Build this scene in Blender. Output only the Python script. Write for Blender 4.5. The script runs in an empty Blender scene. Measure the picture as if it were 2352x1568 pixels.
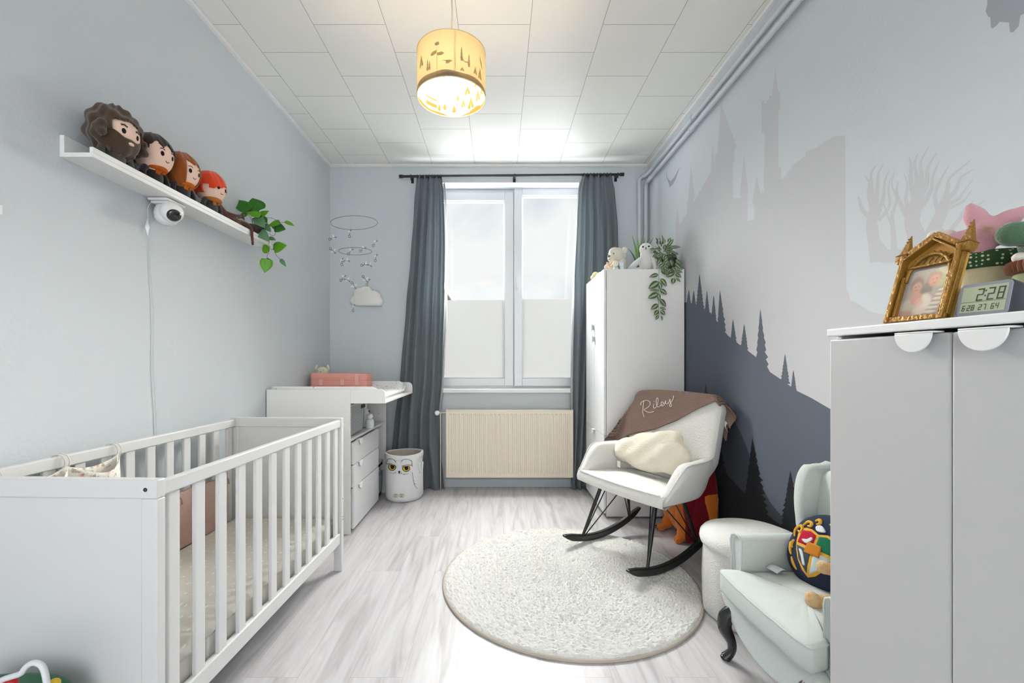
import bpy, math, random
from mathutils import Vector, Matrix, noise
R = math.radians
PI = math.pi
random.seed(7)
scene = bpy.context.scene
COL = scene.collection
# ---------------------------------------------------------------- camera geometry
F, CX, CY, H = 1005.0, 1144.0, 828.0, 1.165      # focal (px), vanishing point (px), eye height (m)
XL, XR, YB, ZC = -1.556, 1.39, 4.05, 2.985       # left wall, right wall, window wall, ceiling

def at(px, py, Y):
    return Vector(((px-CX)*Y/F, Y, H+(CY-py)*Y/F))
def onx(px, py, X):
    return at(px, py, X*F/(px-CX))
def hit(px, py, p, n):
    d = Vector(((px-CX)/F, 1.0, (CY-py)/F)); o = Vector((0, 0, H))
    return o + d*((Vector(p)-o).dot(n)/d.dot(n))

# ---------------------------------------------------------------- mesh builder
class MB:
    def __init__(s):
        s.v, s.f, s.m, s.k = [], [], [], 0
    def add(s, vs, fs):
        b = len(s.v)
        s.v += [Vector(p) for p in vs]
        for q in fs:
            s.f.append([b+i for i in q]); s.m.append(s.k)
        return s
    def box(s, x0, y0, z0, x1, y1, z1):
        x0, x1 = sorted((x0, x1)); y0, y1 = sorted((y0, y1)); z0, z1 = sorted((z0, z1))
        return s.add([(x0,y0,z0),(x1,y0,z0),(x1,y1,z0),(x0,y1,z0),(x0,y0,z1),(x1,y0,z1),(x1,y1,z1),(x0,y1,z1)],
                     [(3,2,1,0),(4,5,6,7),(0,1,5,4),(1,2,6,5),(2,3,7,6),(3,0,4,7)])
    def loft(s, rings, caps=True, closed=True):
        n = len(rings[0]); fs = []
        for i in range(len(rings)-1):
            for j in range(n if closed else n-1):
                a, b = i*n+j, i*n+(j+1) % n
                fs.append((a, b, b+n, a+n))
        if caps and closed:
            fs.append(tuple(range(n))[::-1]); L = (len(rings)-1)*n
            fs.append(tuple(range(L, L+n)))
        return s.add([p for r in rings for p in r], fs)
    def tube(s, pts, r, n=10, caps=True):
        pts = [Vector(p) for p in pts]
        rs = r if isinstance(r, (list, tuple)) else [r]*len(pts)
        rings = []; up = None
        for i, p in enumerate(pts):
            t = (pts[min(i+1, len(pts)-1)]-pts[max(i-1, 0)])
            t = t.normalized() if t.length > 1e-9 else Vector((0, 0, 1))
            if up is None:
                up = t.orthogonal().normalized()
            else:
                up = (up-t*up.dot(t)); up = up.normalized() if up.length > 1e-6 else t.orthogonal().normalized()
            w = t.cross(up)
            rings.append([p+up*(rs[i]*math.cos(2*PI*k/n))+w*(rs[i]*math.sin(2*PI*k/n)) for k in range(n)])
        return s.loft(rings, caps)
    def ring(s, c, rad, r, axis=(0, 0, 1), n=40, m=6):
        ax = Vector(axis).normalized(); u = ax.orthogonal().normalized(); w = ax.cross(u); c = Vector(c)
        rings = []
        for i in range(n):
            a = 2*PI*i/n; d = u*math.cos(a)+w*math.sin(a)
            rings.append([c+d*(rad+r*math.cos(2*PI*k/m))+ax*(r*math.sin(2*PI*k/m)) for k in range(m)])
        rings.append(rings[0])
        return s.loft(rings, caps=False)
    def lathe(s, prof, c=(0, 0, 0), n=40, caps=True, M=None):
        c = Vector(c)
        rings = []
        for (r, z) in prof:
            rr = [Vector((r*math.cos(2*PI*k/n), r*math.sin(2*PI*k/n), z)) for k in range(n)]
            rings.append([c+(M @ p if M else p) for p in rr])
        return s.loft(rings, caps)
    def ell(s, c, rad, M=None, n=20, m=12):
        c = Vector(c)
        if not isinstance(rad, (list, tuple)): rad = (rad,)*3
        vs, fs = [], []
        for i in range(1, m):
            t = PI*i/m
            for j in range(n):
                a = 2*PI*j/n
                vs.append((rad[0]*math.sin(t)*math.cos(a), rad[1]*math.sin(t)*math.sin(a), rad[2]*math.cos(t)))
        top = len(vs); vs.append((0, 0, rad[2])); vs.append((0, 0, -rad[2]))
        for i in range(m-2):
            for j in range(n):
                a, b = i*n+j, i*n+(j+1) % n
                fs.append((a, a+n, b+n, b))
        for j in range(n):
            fs.append((top, j, (j+1) % n))
            L = (m-2)*n
            fs.append((top+1, L+(j+1) % n, L+j))
        vs = [c+(M @ Vector(p) if M else Vector(p)) for p in vs]
        return s.add(vs, fs)
    def prism(s, poly, fn, d):
        """poly: 2-D outline, fn(u, v) -> point, d: thickness vector"""
        n = len(poly); d = Vector(d)
        A = [Vector(fn(*p)) for p in poly]
        return s.add(A+[p+d for p in A], [tuple(range(n))[::-1], tuple(range(n, 2*n))] +
                     [(i, (i+1) % n, n+(i+1) % n, n+i) for i in range(n)])
    def sheet(s, fn, nu, nv):
        vs = [fn(i/nu, j/nv) for j in range(nv+1) for i in range(nu+1)]
        return s.add(vs, [(j*(nu+1)+i, j*(nu+1)+i+1, (j+1)*(nu+1)+i+1, (j+1)*(nu+1)+i) for j in range(nv) for i in range(nu)])
    def move(s, M):
        s.v = [M @ p for p in s.v]; return s

WM = {}                       # world matrices of the things, kept while building
def put(name, mb, mats, parent=None, world=False, smooth=35, bevel=None, sub=0, solid=None, remesh=None, seg=2, lab=None):
    if not isinstance(mats, (list, tuple)): mats = [mats]
    vs = mb.v
    if parent is not None and world:
        Mi = WM[parent.name].inverted(); vs = [Mi @ p for p in vs]
    me = bpy.data.meshes.new(name)
    me.from_pydata([tuple(p) for p in vs], [], mb.f)
    for m in mats: me.materials.append(m)
    if len(mats) > 1:
        me.polygons.foreach_set('material_index', mb.m)
    me.validate(); me.update()
    if smooth:
        me.polygons.foreach_set('use_smooth', [True]*len(me.polygons))
        if smooth < 170 and not remesh: me.set_sharp_from_angle(angle=R(smooth))
    o = bpy.data.objects.new(name, me); COL.objects.link(o)
    if parent is not None:
        o.parent = parent; WM[o.name] = WM[parent.name]
    else:
        WM[o.name] = Matrix.Identity(4)
    if remesh:
        md = o.modifiers.new('blend', 'REMESH'); md.mode = 'VOXEL'; md.voxel_size = remesh; md.use_smooth_shade = True
        md = o.modifiers.new('soft', 'SMOOTH'); md.iterations = 5; md.factor = .5
    if solid:
        md = o.modifiers.new('thick', 'SOLIDIFY'); md.thickness = abs(solid); md.offset = 1 if solid > 0 else -1
    if bevel:
        md = o.modifiers.new('round', 'BEVEL'); md.width = bevel; md.segments = seg; md.limit_method = 'ANGLE'; md.angle_limit = R(40)
        md.harden_normals = False
    if sub:
        md = o.modifiers.new('sub', 'SUBSURF'); md.levels = sub; md.render_levels = sub
    if lab: o['label'] = lab
    return o
def tag(o, label, cat, group=None, kind=None):
    o['label'] = label; o['category'] = cat
    if group: o['group'] = group
    if kind: o['kind'] = kind
    return o
def thing(name, label, cat, loc=(0, 0, 0), rz=0, group=None):
    o = bpy.data.objects.new(name, None); COL.objects.link(o)
    o.empty_display_size = .05
    o.location = loc; o.rotation_euler = (0, 0, rz)
    WM[o.name] = Matrix.Translation(Vector(loc)) @ Matrix.Rotation(rz, 4, 'Z')
    return tag(o, label, cat, group)
def struct(name, mb, mats, parent=None, **kw):
    o = put(name, mb, mats, parent, **kw)
    if parent is None: o['kind'] = 'structure'
    return o
def dup(root, loc, rz, label, group=None):
    r = root.copy(); COL.objects.link(r); r.location = loc; r.rotation_euler = (0, 0, rz); r['label'] = label
    if group: r['group'] = group
    WM[r.name] = Matrix.Translation(Vector(loc)) @ Matrix.Rotation(rz, 4, 'Z')
    for ch in root.children:
        c = ch.copy(); COL.objects.link(c); c.parent = r; WM[c.name] = WM[r.name]
        for g in ch.children:
            d = g.copy(); COL.objects.link(d); d.parent = c
    return r
def smoothpath(pts, n=6, closed=False):
    P = [Vector(p) for p in pts]; out = []
    N = len(P)
    for i in range(N if closed else N-1):
        a = P[(i-1) % N] if (closed or i > 0) else P[0]
        b = P[i]; c = P[(i+1) % N]
        d = P[(i+2) % N] if (closed or i+2 < N) else P[-1]
        for k in range(n):
            t = k/n
            out.append(.5*((2*b)+(c-a)*t+(2*a-5*b+4*c-d)*t*t+(3*b-a-3*c+d)*t**3))
    if not closed: out.append(P[-1])
    return out
def sp2(pts, n=6, closed=False):
    return [(p.x, p.y) for p in smoothpath([(a, b, 0) for a, b in pts], n, closed)]
def rrect(x0, y0, x1, y1, r, n=6):
    rr = r if isinstance(r, (list, tuple)) else [r]*4
    out = []
    for (cx, cy, a0, q) in ((x1-rr[0], y1-rr[0], 0, rr[0]), (x0+rr[1], y1-rr[1], 90, rr[1]), (x0+rr[2], y0+rr[2], 180, rr[2]), (x1-rr[3], y0+rr[3], 270, rr[3])):
        for k in range(n+1):
            a = R(a0+90*k/n); out.append((cx+q*math.cos(a), cy+q*math.sin(a)))
    return out

# ---------------------------------------------------------------- materials
def lin(h):
    h = h.lstrip('#'); o = []
    for i in (0, 2, 4):
        c = int(h[i:i+2], 16)/255
        o.append(c/12.92 if c <= .04045 else ((c+.055)/1.055)**2.4)
    return (*o, 1)
MATS = {}
def nodes(name):
    m = bpy.data.materials.new(name); m.use_nodes = True
    nt = m.node_tree; b = nt.nodes['Principled BSDF']
    return m, nt, b
def L(nt, a, b): nt.links.new(a, b)
def objco(nt, scale=(1, 1, 1), rot=(0, 0, 0)):
    tc = nt.nodes.new('ShaderNodeTexCoord'); mp = nt.nodes.new('ShaderNodeMapping')
    mp.inputs['Scale'].default_value = scale; mp.inputs['Rotation'].default_value = rot
    L(nt, tc.outputs['Object'], mp.inputs['Vector']); return mp.outputs['Vector']
def mat(name, col, rough=.5, spec=.5, bump=0, bscale=200, vary=0, vscale=30, sheen=0, metal=0, trans=0, emit=None, coat=0):
    if name in MATS: return MATS[name]
    m, nt, b = nodes(name)
    c = lin(col) if isinstance(col, str) else (*col, 1)
    b.inputs['Base Color'].default_value = c
    b.inputs['Roughness'].default_value = rough
    b.inputs['Specular IOR Level'].default_value = spec
    b.inputs['Metallic'].default_value = metal
    if sheen:
        b.inputs['Sheen Weight'].default_value = sheen; b.inputs['Sheen Roughness'].default_value = .5
    if coat:
        b.inputs['Coat Weight'].default_value = coat; b.inputs['Coat Roughness'].default_value = .15
    if emit:
        b.inputs['Emission Color'].default_value = lin(emit[0]); b.inputs['Emission Strength'].default_value = emit[1]
    co = objco(nt)
    if vary:
        n = nt.nodes.new('ShaderNodeTexNoise'); n.inputs['Scale'].default_value = vscale; n.inputs['Detail'].default_value = 4
        mx = nt.nodes.new('ShaderNodeMix'); mx.data_type = 'RGBA'
        mx.inputs[6].default_value = tuple(x*(1-vary) for x in c[:3])+(1,)
        mx.inputs[7].default_value = tuple(min(1, x*(1+vary)) for x in c[:3])+(1,)
        L(nt, co, n.inputs['Vector']); L(nt, n.outputs['Fac'], mx.inputs[0]); L(nt, mx.outputs[2], b.inputs['Base Color'])
    if bump:
        n = nt.nodes.new('ShaderNodeTexNoise'); n.inputs['Scale'].default_value = bscale; n.inputs['Detail'].default_value = 3
        bp = nt.nodes.new('ShaderNodeBump'); bp.inputs['Strength'].default_value = bump; bp.inputs['Distance'].default_value = .01
        L(nt, co, n.inputs['Vector']); L(nt, n.outputs['Fac'], bp.inputs['Height']); L(nt, bp.outputs['Normal'], b.inputs['Normal'])
    if trans:
        t = nt.nodes.new('ShaderNodeBsdfTranslucent'); t.inputs['Color'].default_value = c
        mx = nt.nodes.new('ShaderNodeMixShader'); mx.inputs[0].default_value = trans
        out = nt.nodes['Material Output']
        L(nt, b.outputs[0], mx.inputs[1]); L(nt, t.outputs[0], mx.inputs[2]); L(nt, mx.outputs[0], out.inputs['Surface'])
    MATS[name] = m
    return m

def wall_mat():
    return mat('wall_paint', (.585, .62, .645), .75, .25, bump=.12, bscale=55, vary=.012, vscale=3)
def ceiling_mat():
    m, nt, b = nodes('ceiling_tiles')
    tc = nt.nodes.new('ShaderNodeTexCoord'); sx = nt.nodes.new('ShaderNodeSeparateXYZ'); cb = nt.nodes.new('ShaderNodeCombineXYZ')
    L(nt, tc.outputs['Object'], sx.inputs[0])
    def off(o, d):
        a = nt.nodes.new('ShaderNodeMath'); a.operation = 'ADD'; a.inputs[1].default_value = d; L(nt, o, a.inputs[0]); return a.outputs[0]
    L(nt, off(sx.outputs['Y'], -2.585+4.28), cb.inputs[0]); L(nt, off(sx.outputs['X'], .217+3.92), cb.inputs[1])
    br = nt.nodes.new('ShaderNodeTexBrick'); br.offset = .5; br.squash = 1
    br.inputs['Scale'].default_value = 1; br.inputs['Mortar Size'].default_value = .0016; br.inputs['Mortar Smooth'].default_value = .2
    br.inputs['Brick Width'].default_value = .428; br.inputs['Row Height'].default_value = .392; br.inputs['Bias'].default_value = -.3
    br.inputs['Color1'].default_value = (.85, .84, .80, 1); br.inputs['Color2'].default_value = (.825, .815, .78, 1); br.inputs['Mortar'].default_value = (.34, .33, .30, 1)
    L(nt, cb.outputs[0], br.inputs['Vector']); L(nt, br.outputs['Color'], b.inputs['Base Color'])
    bp = nt.nodes.new('ShaderNodeBump'); bp.inputs['Strength'].default_value = .5; bp.inputs['Distance'].default_value = .003; bp.invert = True
    L(nt, br.outputs['Fac'], bp.inputs['Height']); L(nt, bp.outputs['Normal'], b.inputs['Normal'])
    b.inputs['Roughness'].default_value = .45; b.inputs['Specular IOR Level'].default_value = .35
    return m
def floor_mat():
    m, nt, b = nodes('laminate_floor')
    tc = nt.nodes.new('ShaderNodeTexCoord'); sx = nt.nodes.new('ShaderNodeSeparateXYZ'); cb = nt.nodes.new('ShaderNodeCombineXYZ')
    L(nt, tc.outputs['Object'], sx.inputs[0]); L(nt, sx.outputs['Y'], cb.inputs[0]); L(nt, sx.outputs['X'], cb.inputs[1])
    ad = nt.nodes.new('ShaderNodeVectorMath'); ad.operation = 'ADD'; ad.inputs[1].default_value = (10, 10, 0); L(nt, cb.outputs[0], ad.inputs[0])
    br = nt.nodes.new('ShaderNodeTexBrick'); br.offset = .37; br.inputs['Scale'].default_value = 1
    br.inputs['Mortar Size'].default_value = .0008; br.inputs['Brick Width'].default_value = 1.29; br.inputs['Row Height'].default_value = .193
    br.inputs['Color1'].default_value = (0, 0, 0, 1); br.inputs['Color2'].default_value = (1, 1, 1, 1); br.inputs['Mortar'].default_value = (.5, .5, .5, 1)
    L(nt, ad.outputs[0], br.inputs['Vector'])
    # streaked grain, shifted plank by plank
    sc = nt.nodes.new('ShaderNodeVectorMath'); sc.operation = 'MULTIPLY_ADD'; sc.inputs[1].default_value = (0, 0, 40)
    L(nt, br.outputs['Color'], sc.inputs[0]); L(nt, tc.outputs['Object'], sc.inputs[2])
    def streak(s, det, dist):
        mp = nt.nodes.new('ShaderNodeMapping'); mp.inputs['Scale'].default_value = s; L(nt, sc.outputs[0], mp.inputs['Vector'])
        n = nt.nodes.new('ShaderNodeTexNoise'); n.inputs['Scale'].default_value = 1; n.inputs['Detail'].default_value = det; n.inputs['Distortion'].default_value = dist
        L(nt, mp.outputs[0], n.inputs['Vector']); return n.outputs['Fac']
    a = streak((16, 1.7, 1), 6, 1.2); c = streak((60, 3.2, 1), 5, .4)
    r1 = nt.nodes.new('ShaderNodeValToRGB')
    e = r1.color_ramp.elements; e[0].position = .28; e[0].color = (.40, .38, .39, 1); e[1].position = .66; e[1].color = (.605, .59, .605, 1)
    x = e.new(.48); x.color = (.545, .525, .54, 1)
    L(nt, a, r1.inputs[0])
    r2 = nt.nodes.new('ShaderNodeValToRGB'); e = r2.color_ramp.elements; e[0].position = .3; e[0].color = (.91, .90, .90, 1); e[1].position = .6; e[1].color = (1, 1, 1, 1)
    L(nt, c, r2.inputs[0])
    mu = nt.nodes.new('ShaderNodeMix'); mu.data_type = 'RGBA'; mu.blend_type = 'MULTIPLY'; mu.inputs[0].default_value = 1
    L(nt, r1.outputs[0], mu.inputs[6]); L(nt, r2.outputs[0], mu.inputs[7])
    dk = nt.nodes.new('ShaderNodeMix'); dk.data_type = 'RGBA'; dk.blend_type = 'MULTIPLY'
    dk.inputs[7].default_value = (.7, .68, .68, 1); L(nt, br.outputs['Fac'], dk.inputs[0]); L(nt, mu.outputs[2], dk.inputs[6])
    L(nt, dk.outputs[2], b.inputs['Base Color'])
    b.inputs['Roughness'].default_value = .38; b.inputs['Specular IOR Level'].default_value = .4
    return m
WALL = wall_mat()
WHITE = mat('white_lacquer', (.78, .78, .775), .35, .5)
FURN = mat('white_furniture', (.79, .785, .77), .42, .45)
CRIBW = mat('white_crib_paint', (.67, .67, .662), .4, .45)
UPVC = mat('white_window_plastic', (.76, .78, .80), .3, .5)
BLACK = mat('black_metal', (.012, .012, .013), .35, .5)
BACK_SKY, FRONT_SKY, WIN_P, BULB, EXPO, GROUND_FILL = .86, .225, 16.5, 66, 2.12, 6.2
FILM = (.215, .214, .212, 1)
# ================================================================ ROOM SHELL
YF = -2.6                                           # room lengthened behind the camera, rear wall left out to let fill in
T = .12
WX0, WX1, WZ0, WZ1 = -.70, .95, .905, 2.812         # window opening
FY = YB+.165                                        # room-side face of the window frame
struct('floor', MB().box(XL-T, YF, -.08, XR+T, YB+.3, 0), floor_mat(), smooth=0)
struct('ceiling', MB().box(XL-T, YF, ZC, XR+T, YB+.3, ZC+.08), ceiling_mat(), smooth=0)
struct('wall_left', MB().box(XL-T, YF, 0, XL, YB+.3, ZC), WALL, smooth=0)
wall_r = struct('wall_right', MB().box(XR, YF, 0, XR+T, YB+.3, ZC), WALL, smooth=0)
b = MB()
b.box(XL, YB, 0, WX0, YB+.3, ZC); b.box(WX1, YB, 0, XR, YB+.3, ZC)
b.box(WX0, YB, 0, WX1, YB+.3, WZ0-.03); b.box(WX0, YB, WZ1, WX1, YB+.3, ZC)
struct('wall_back', b, WALL, smooth=0)
def cornice(p0, p1, inward):
    prof = [(0, 0), (.018, .002), (.020, .008), (.014, .014), (.016, .024), (.010, .030), (0, .030)]
    p0, p1, w = Vector(p0), Vector(p1), Vector(inward)
    return MB().loft([[p+w*u+Vector((0, 0, z)) for u, z in prof] for p in (p0, p1)])
zc = ZC-.030
struct('trim_1', cornice((XL, YF, zc), (XL, YB, zc), (1, 0, 0)), WHITE)
struct('trim_2', cornice((XL, YB, zc), (XR, YB, zc), (0, -1, 0)), WHITE)
struct('trim_3', cornice((XR, YB, zc), (XR, YF, zc), (-1, 0, 0)), WHITE)
struct('baseboard_back', MB().box(XL, YB-.014, 0, XR, YB, .075), mat('grey_skirting', (.47, .49, .51), .5), bevel=.003)

# ---------------------------------------------------------------- window
fr = MB()
fy0, fy1 = FY, FY+.07
xm = .15
fr.box(WX0, fy0, WZ0-.03, WX0+.055, fy1, WZ1); fr.box(WX1-.055, fy0, WZ0-.03, WX1, fy1, WZ1)
fr.box(WX0, fy0, WZ1-.045, WX1, fy1, WZ1); fr.box(WX0, fy0, WZ0-.03, WX1, fy1, WZ0+.02)
fr.box(xm-.02, fy0+.01, WZ0, xm+.02, fy1, WZ1)
win = struct('window_1', fr, UPVC, bevel=.004)
def sash(x0, x1, z0, z1, gx0, gx1, gz0, gz1, y0):
    m = MB(); y1 = y0+.06
    m.box(x0, y0, z0, gx0, y1, z1); m.box(gx1, y0, z0, x1, y1, z1)
    m.box(gx0, y0, z0, gx1, y1, gz0); m.box(gx0, y0, gz1, gx1, y1, z1)
    for (a, c) in ((.010, .012),):                 # glazing bead steps
        m.box(gx0, y0+.02, gz0, gx0+a, y1, gz1); m.box(gx1-a, y0+.02, gz0, gx1, y1, gz1)
        m.box(gx0, y0+.02, gz0, gx1, y1, gz0+a); m.box(gx0, y0+.02, gz1-a, gx1, y1, gz1)
    return m
yl, yr = FY-.012, FY-.030
pz = lambda y, Y: H+(CY-y)*Y/F
pxx = lambda x, Y: (x-CX)*Y/F
s1 = sash(WX0+.02, pxx(1179.5, yl), pz(886, yl), pz(441, yl), WX0+.085, pxx(1159, yl), pz(869, yl), pz(460, yl), yl)
s2 = sash(pxx(1181, yr), WX1-.02, pz(886.5, yr), pz(429, yr), pxx(1199.5, yr), WX1-.085, pz(869, yr), pz(448, yr), yr)
struct('sash', s1, UPVC, win, bevel=.004); struct('sash', s2, UPVC, win, bevel=.004)
hd = MB(); hx = pxx(1187.5, yr)
hd.box(hx-.011, yr-.010, pz(664, yr), hx+.011, yr, pz(632, yr)); hd.box(hx-.008, yr-.035, pz(642, yr), hx+.008, yr-.006, pz(634, yr))
hd.box(hx-.009, yr-.042, pz(662, yr), hx+.009, yr-.028, pz(634, yr))
struct('window_handle', hd, WHITE, win, bevel=.003)
mg, nt, bb = nodes('clear_glass')
tr = nt.nodes.new('ShaderNodeBsdfTransparent'); tr.inputs[0].default_value = (.97, .985, .98, 1)
gl = nt.nodes.new('ShaderNodeBsdfGlossy'); gl.inputs['Roughness'].default_value = .02
mx = nt.nodes.new('ShaderNodeMixShader'); mx.inputs[0].default_value = .012
L(nt, tr.outputs[0], mx.inputs[1]); L(nt, gl.outputs[0], mx.inputs[2]); L(nt, mx.outputs[0], nt.nodes['Material Output'].inputs['Surface'])
def frosted():
    m, nt, bb = nodes('frosted_film')
    t = nt.nodes.new('ShaderNodeBsdfTranslucent'); t.inputs[0].default_value = FILM
    g = nt.nodes.new('ShaderNodeBsdfTransparent'); g.inputs[0].default_value = (.95, .95, .95, 1)
    d = nt.nodes.new('ShaderNodeBsdfDiffuse'); d.inputs[0].default_value = (.8, .8, .8, 1)
    m1 = nt.nodes.new('ShaderNodeMixShader'); m1.inputs[0].default_value = .12
    m2 = nt.nodes.new('ShaderNodeMixShader'); m2.inputs[0].default_value = .0
    L(nt, t.outputs[0], m1.inputs[1]); L(nt, d.outputs[0], m1.inputs[2]); L(nt, m1.outputs[0], m2.inputs[1]); L(nt, g.outputs[0], m2.inputs[2])
    L(nt, m2.outputs[0], nt.nodes['Material Output'].inputs['Surface']); return m
FROST = frosted()
for (x0, x1, y, ym, z0, z1) in ((WX0+.08, pxx(1159, yl)+.005, yl+.03, 689, pz(872, yl), pz(457, yl)), (pxx(1199.5, yr)-.005, WX1-.08, yr+.03, 687, pz(872, yr), pz(445, yr))):
    zm = pz(ym, y)
    struct('pane', MB().box(x0, y+.004, z0, x1, y+.008, z1), mg, win, smooth=0)
    struct('frosted_film', MB().box(x0, y+.0005, z0, x1, y+.0015, zm), FROST, win, smooth=0)
struct('window_sill', MB().box(WX0-.05, YB-.055, WZ0-.035, WX1+.05, FY, WZ0), mat('sill_paint', (.76, .76, .74), .35), win, bevel=.006)

# house seen over the frosted film
nb = thing('neighbouring_house', 'brick house with a dark gable roof, seen outside the left window pane', 'house', (-3.2, 11.0, 0))
ap = at(1021, 652, 11.0); e0 = at(1046, 689.5, 11.0); sl = (ap.z-e0.z)/(e0.x-ap.x)
axx = -1.9; az = ap.z+(ap.x-axx)*sl
ez = -1.0; exr = axx+(az-ez)/sl
lx, lw = axx+3.2, exr-axx
g = MB(); g.prism([(lx-lw+.15, -2), (lx+lw-.15, -2), (lx+lw-.15, ez), (lx, az-.25), (lx-lw+.15, ez)], lambda u, v: (u, .0, v), (0, 6, 0))
put('wall', g, mat('house_brick', '#75665f', .8), nb, smooth=0)
g = MB()
for sgn in (-1, 1):
    A = Vector((lx, -.35, az)); B = Vector((lx+sgn*(lw+.3), -.35, ez-.3*sl)); d = Vector((0, 0, -.22)); yv = Vector((0, 6.7, 0))
    g.loft([[A, B, B+d, A+d], [p+yv for p in (A, B, B+d, A+d)]])
put('roof', g, mat('house_roof', '#4b413c', .8), nb, smooth=0)
g = MB()
for sgn in (-1, 1):
    A = Vector((lx, -.40, az+.02)); B = Vector((lx+sgn*(lw+.3), -.40, ez-.3*sl)); d = Vector((0, 0, -.14)); yv = Vector((0, .05, 0))
    g.loft([[A, B, B+d, A+d], [p+yv for p in (A, B, B+d, A+d)]])
put('verge_board', g, mat('verge', '#c9c3b8', .7), nb, smooth=0)

# ---------------------------------------------------------------- painted mural on the right wall
def wz(px, py):
    Y = F*XR/(px-CX); return (Y, H+(CY-py)*Y/F)
def decal(name, polys, m, off, th=.0004):
    g = MB()
    for k, p in enumerate(polys):
        g.add([(XR-off-.000008*k, u, v) for u, v in p], [tuple(range(len(p)))])
    return struct(name, g, m, wall_r, smooth=0)
CASTLE = mat('mural_mauve', (.535, .535, .558), .75, .25)
HILL = mat('mural_slate', (.112, .127, .162), .75, .25)
HILLD = mat('mural_dark_slate', (.052, .058, .074), .75, .25)
FIRD = mat('mural_charcoal', (.014, .0155, .019), .75, .25)
cp = [(1552, 560), (1552, 515), (1556, 480), (1561, 516), (1578, 490), (1578, 462), (1581, 458), (1587, 376), (1596, 452), (1593, 458), (1593, 466),
      (1634, 392), (1632, 388), (1637, 330), (1642, 376), (1643, 352), (1648, 352), (1656, 236), (1692, 337), (1687, 340), (1687, 372), (1684, 372), (1684, 455),
      (1701, 455), (1699, 446), (1709, 352), (1719, 440), (1717, 446), (1717, 508), (1733, 502), (1733, 470), (1728, 468), (1738, 404), (1747, 444), (1755, 440), (1755, 400),
      (1757, 306), (1749, 304), (1749, 232), (1755, 231), (1755, 238), (1761, 237), (1761, 229), (1767, 228), (1767, 220), (1773, 219), (1781, 156), (1788, 212), (1792, 211), (1792, 250), (1788, 254),
      (1788, 384), (1794, 384), (1794, 412), (1806, 404), (1806, 396), (1818, 388), (1818, 380), (1850, 358), (1850, 350), (1880, 336), (1900, 322), (1918, 312), (1941, 311)]
right = [(1943, 540), (1944, 665), (1950, 672), (1953, 690), (1966, 694), (1980, 704), (2002, 716), (2040, 724), (2100, 730)]
poly = [wz(*p) for p in cp+right] + [(.72, .2), (2.6, .2), wz(1552, 900)]
decal('castle_silhouette', [poly], CASTLE, .0002)
def z5(x, y): return (1560+.4464*x, 560+.4464*y)
def fir(zx, ztip, zbase, hwl, hwr, n=9):
    rnd = random.Random(int(zx*7+ztip)); l, r = [], []
    for i in range(1, n*2+1):
        t = i/(n*2); y = ztip+(zbase-ztip)*t
        j = 1.0 if i % 2 else .72
        l.append((zx-hwl*t*j*(.9+.2*rnd.random())-1.2, y+(5 if i % 2 else -2))); r.append((zx+hwr*t*j*(.9+.2*rnd.random())+1.2, y+(5 if i % 2 else -2)))
    return [z5(zx, ztip)] + [z5(*p) for p in r] + [z5(*p) for p in l[::-1]]
edge = [(-40, 285), (30, 300), (100, 312), (160, 352), (205, 410), (250, 470), (310, 517), (390, 577), (465, 657), (520, 694), (605, 755), (680, 792), (780, 850), (900, 905), (1100, 985)]
hill = [wz(*z5(*p)) for p in edge] + [(.62, .0), (3.9, .0)]
firs = [(50, 235, 310, 14, 12), (75, 238, 312, 12, 12), (105, 155, 330, 20, 24), (143, 240, 360, 13, 16), (178, 262, 390, 14, 14), (210, 237, 480, 18, 40),
        (277, 386, 520, 16, 24), (335, 410, 560, 24, 24), (418, 335, 670, 30, 50), (545, 565, 722, 26, 26), (588, 648, 762, 16, 20)]
decal('slate_hill', [hill]+[[wz(*p) for p in fir(*f)] for f in firs], HILL, .0005)
ridge = [(-60, 700), (30, 758), (150, 778), (215, 820), (262, 880), (310, 955), (350, 1050), (395, 1190), (470, 1330), (560, 1440), (720, 1520), (1000, 1600)]
decal('dark_hill', [[wz(*z5(*p)) for p in ridge]+[(.62, .0), (3.9, .0)], [wz(*p) for p in fir(138, 718, 800, 12, 14, 6)]], HILLD, .0008)
ground = [(-60, 900), (160, 1000), (250, 1190), (330, 1275), (480, 1415), (560, 1470), (700, 1500), (1000, 1560)]
decal('foreground_firs', [[wz(*z5(*p)) for p in ground]+[(.62, .0), (3.9, .0)], [wz(*p) for p in fir(378, 997, 1425, 62, 100, 13)], [wz(*p) for p in fir(573, 1165, 1490, 62, 76, 12)],
                          [wz(*p) for p in fir(205, 1010, 1300, 60, 70, 9)]], FIRD, .0011)
def z4(x, y): return (1500+.5486*x, 100+.5486*y)
def stroke(pts, w0, w1, n=5):
    P = sp2(pts, n); l, r = [], []
    for i, p in enumerate(P):
        a, c = Vector(P[max(0, i-1)]), Vector(P[min(len(P)-1, i+1)]); d = (c-a).normalized(); t = i/(len(P)-1); w = (w0+(w1-w0)*t)/2
        l.append((p[0]-d.y*w, p[1]+d.x*w)); r.append((p[0]+d.y*w, p[1]-d.x*w))
    return [wz(*z4(*q)) for q in l+r[::-1]]
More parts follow.
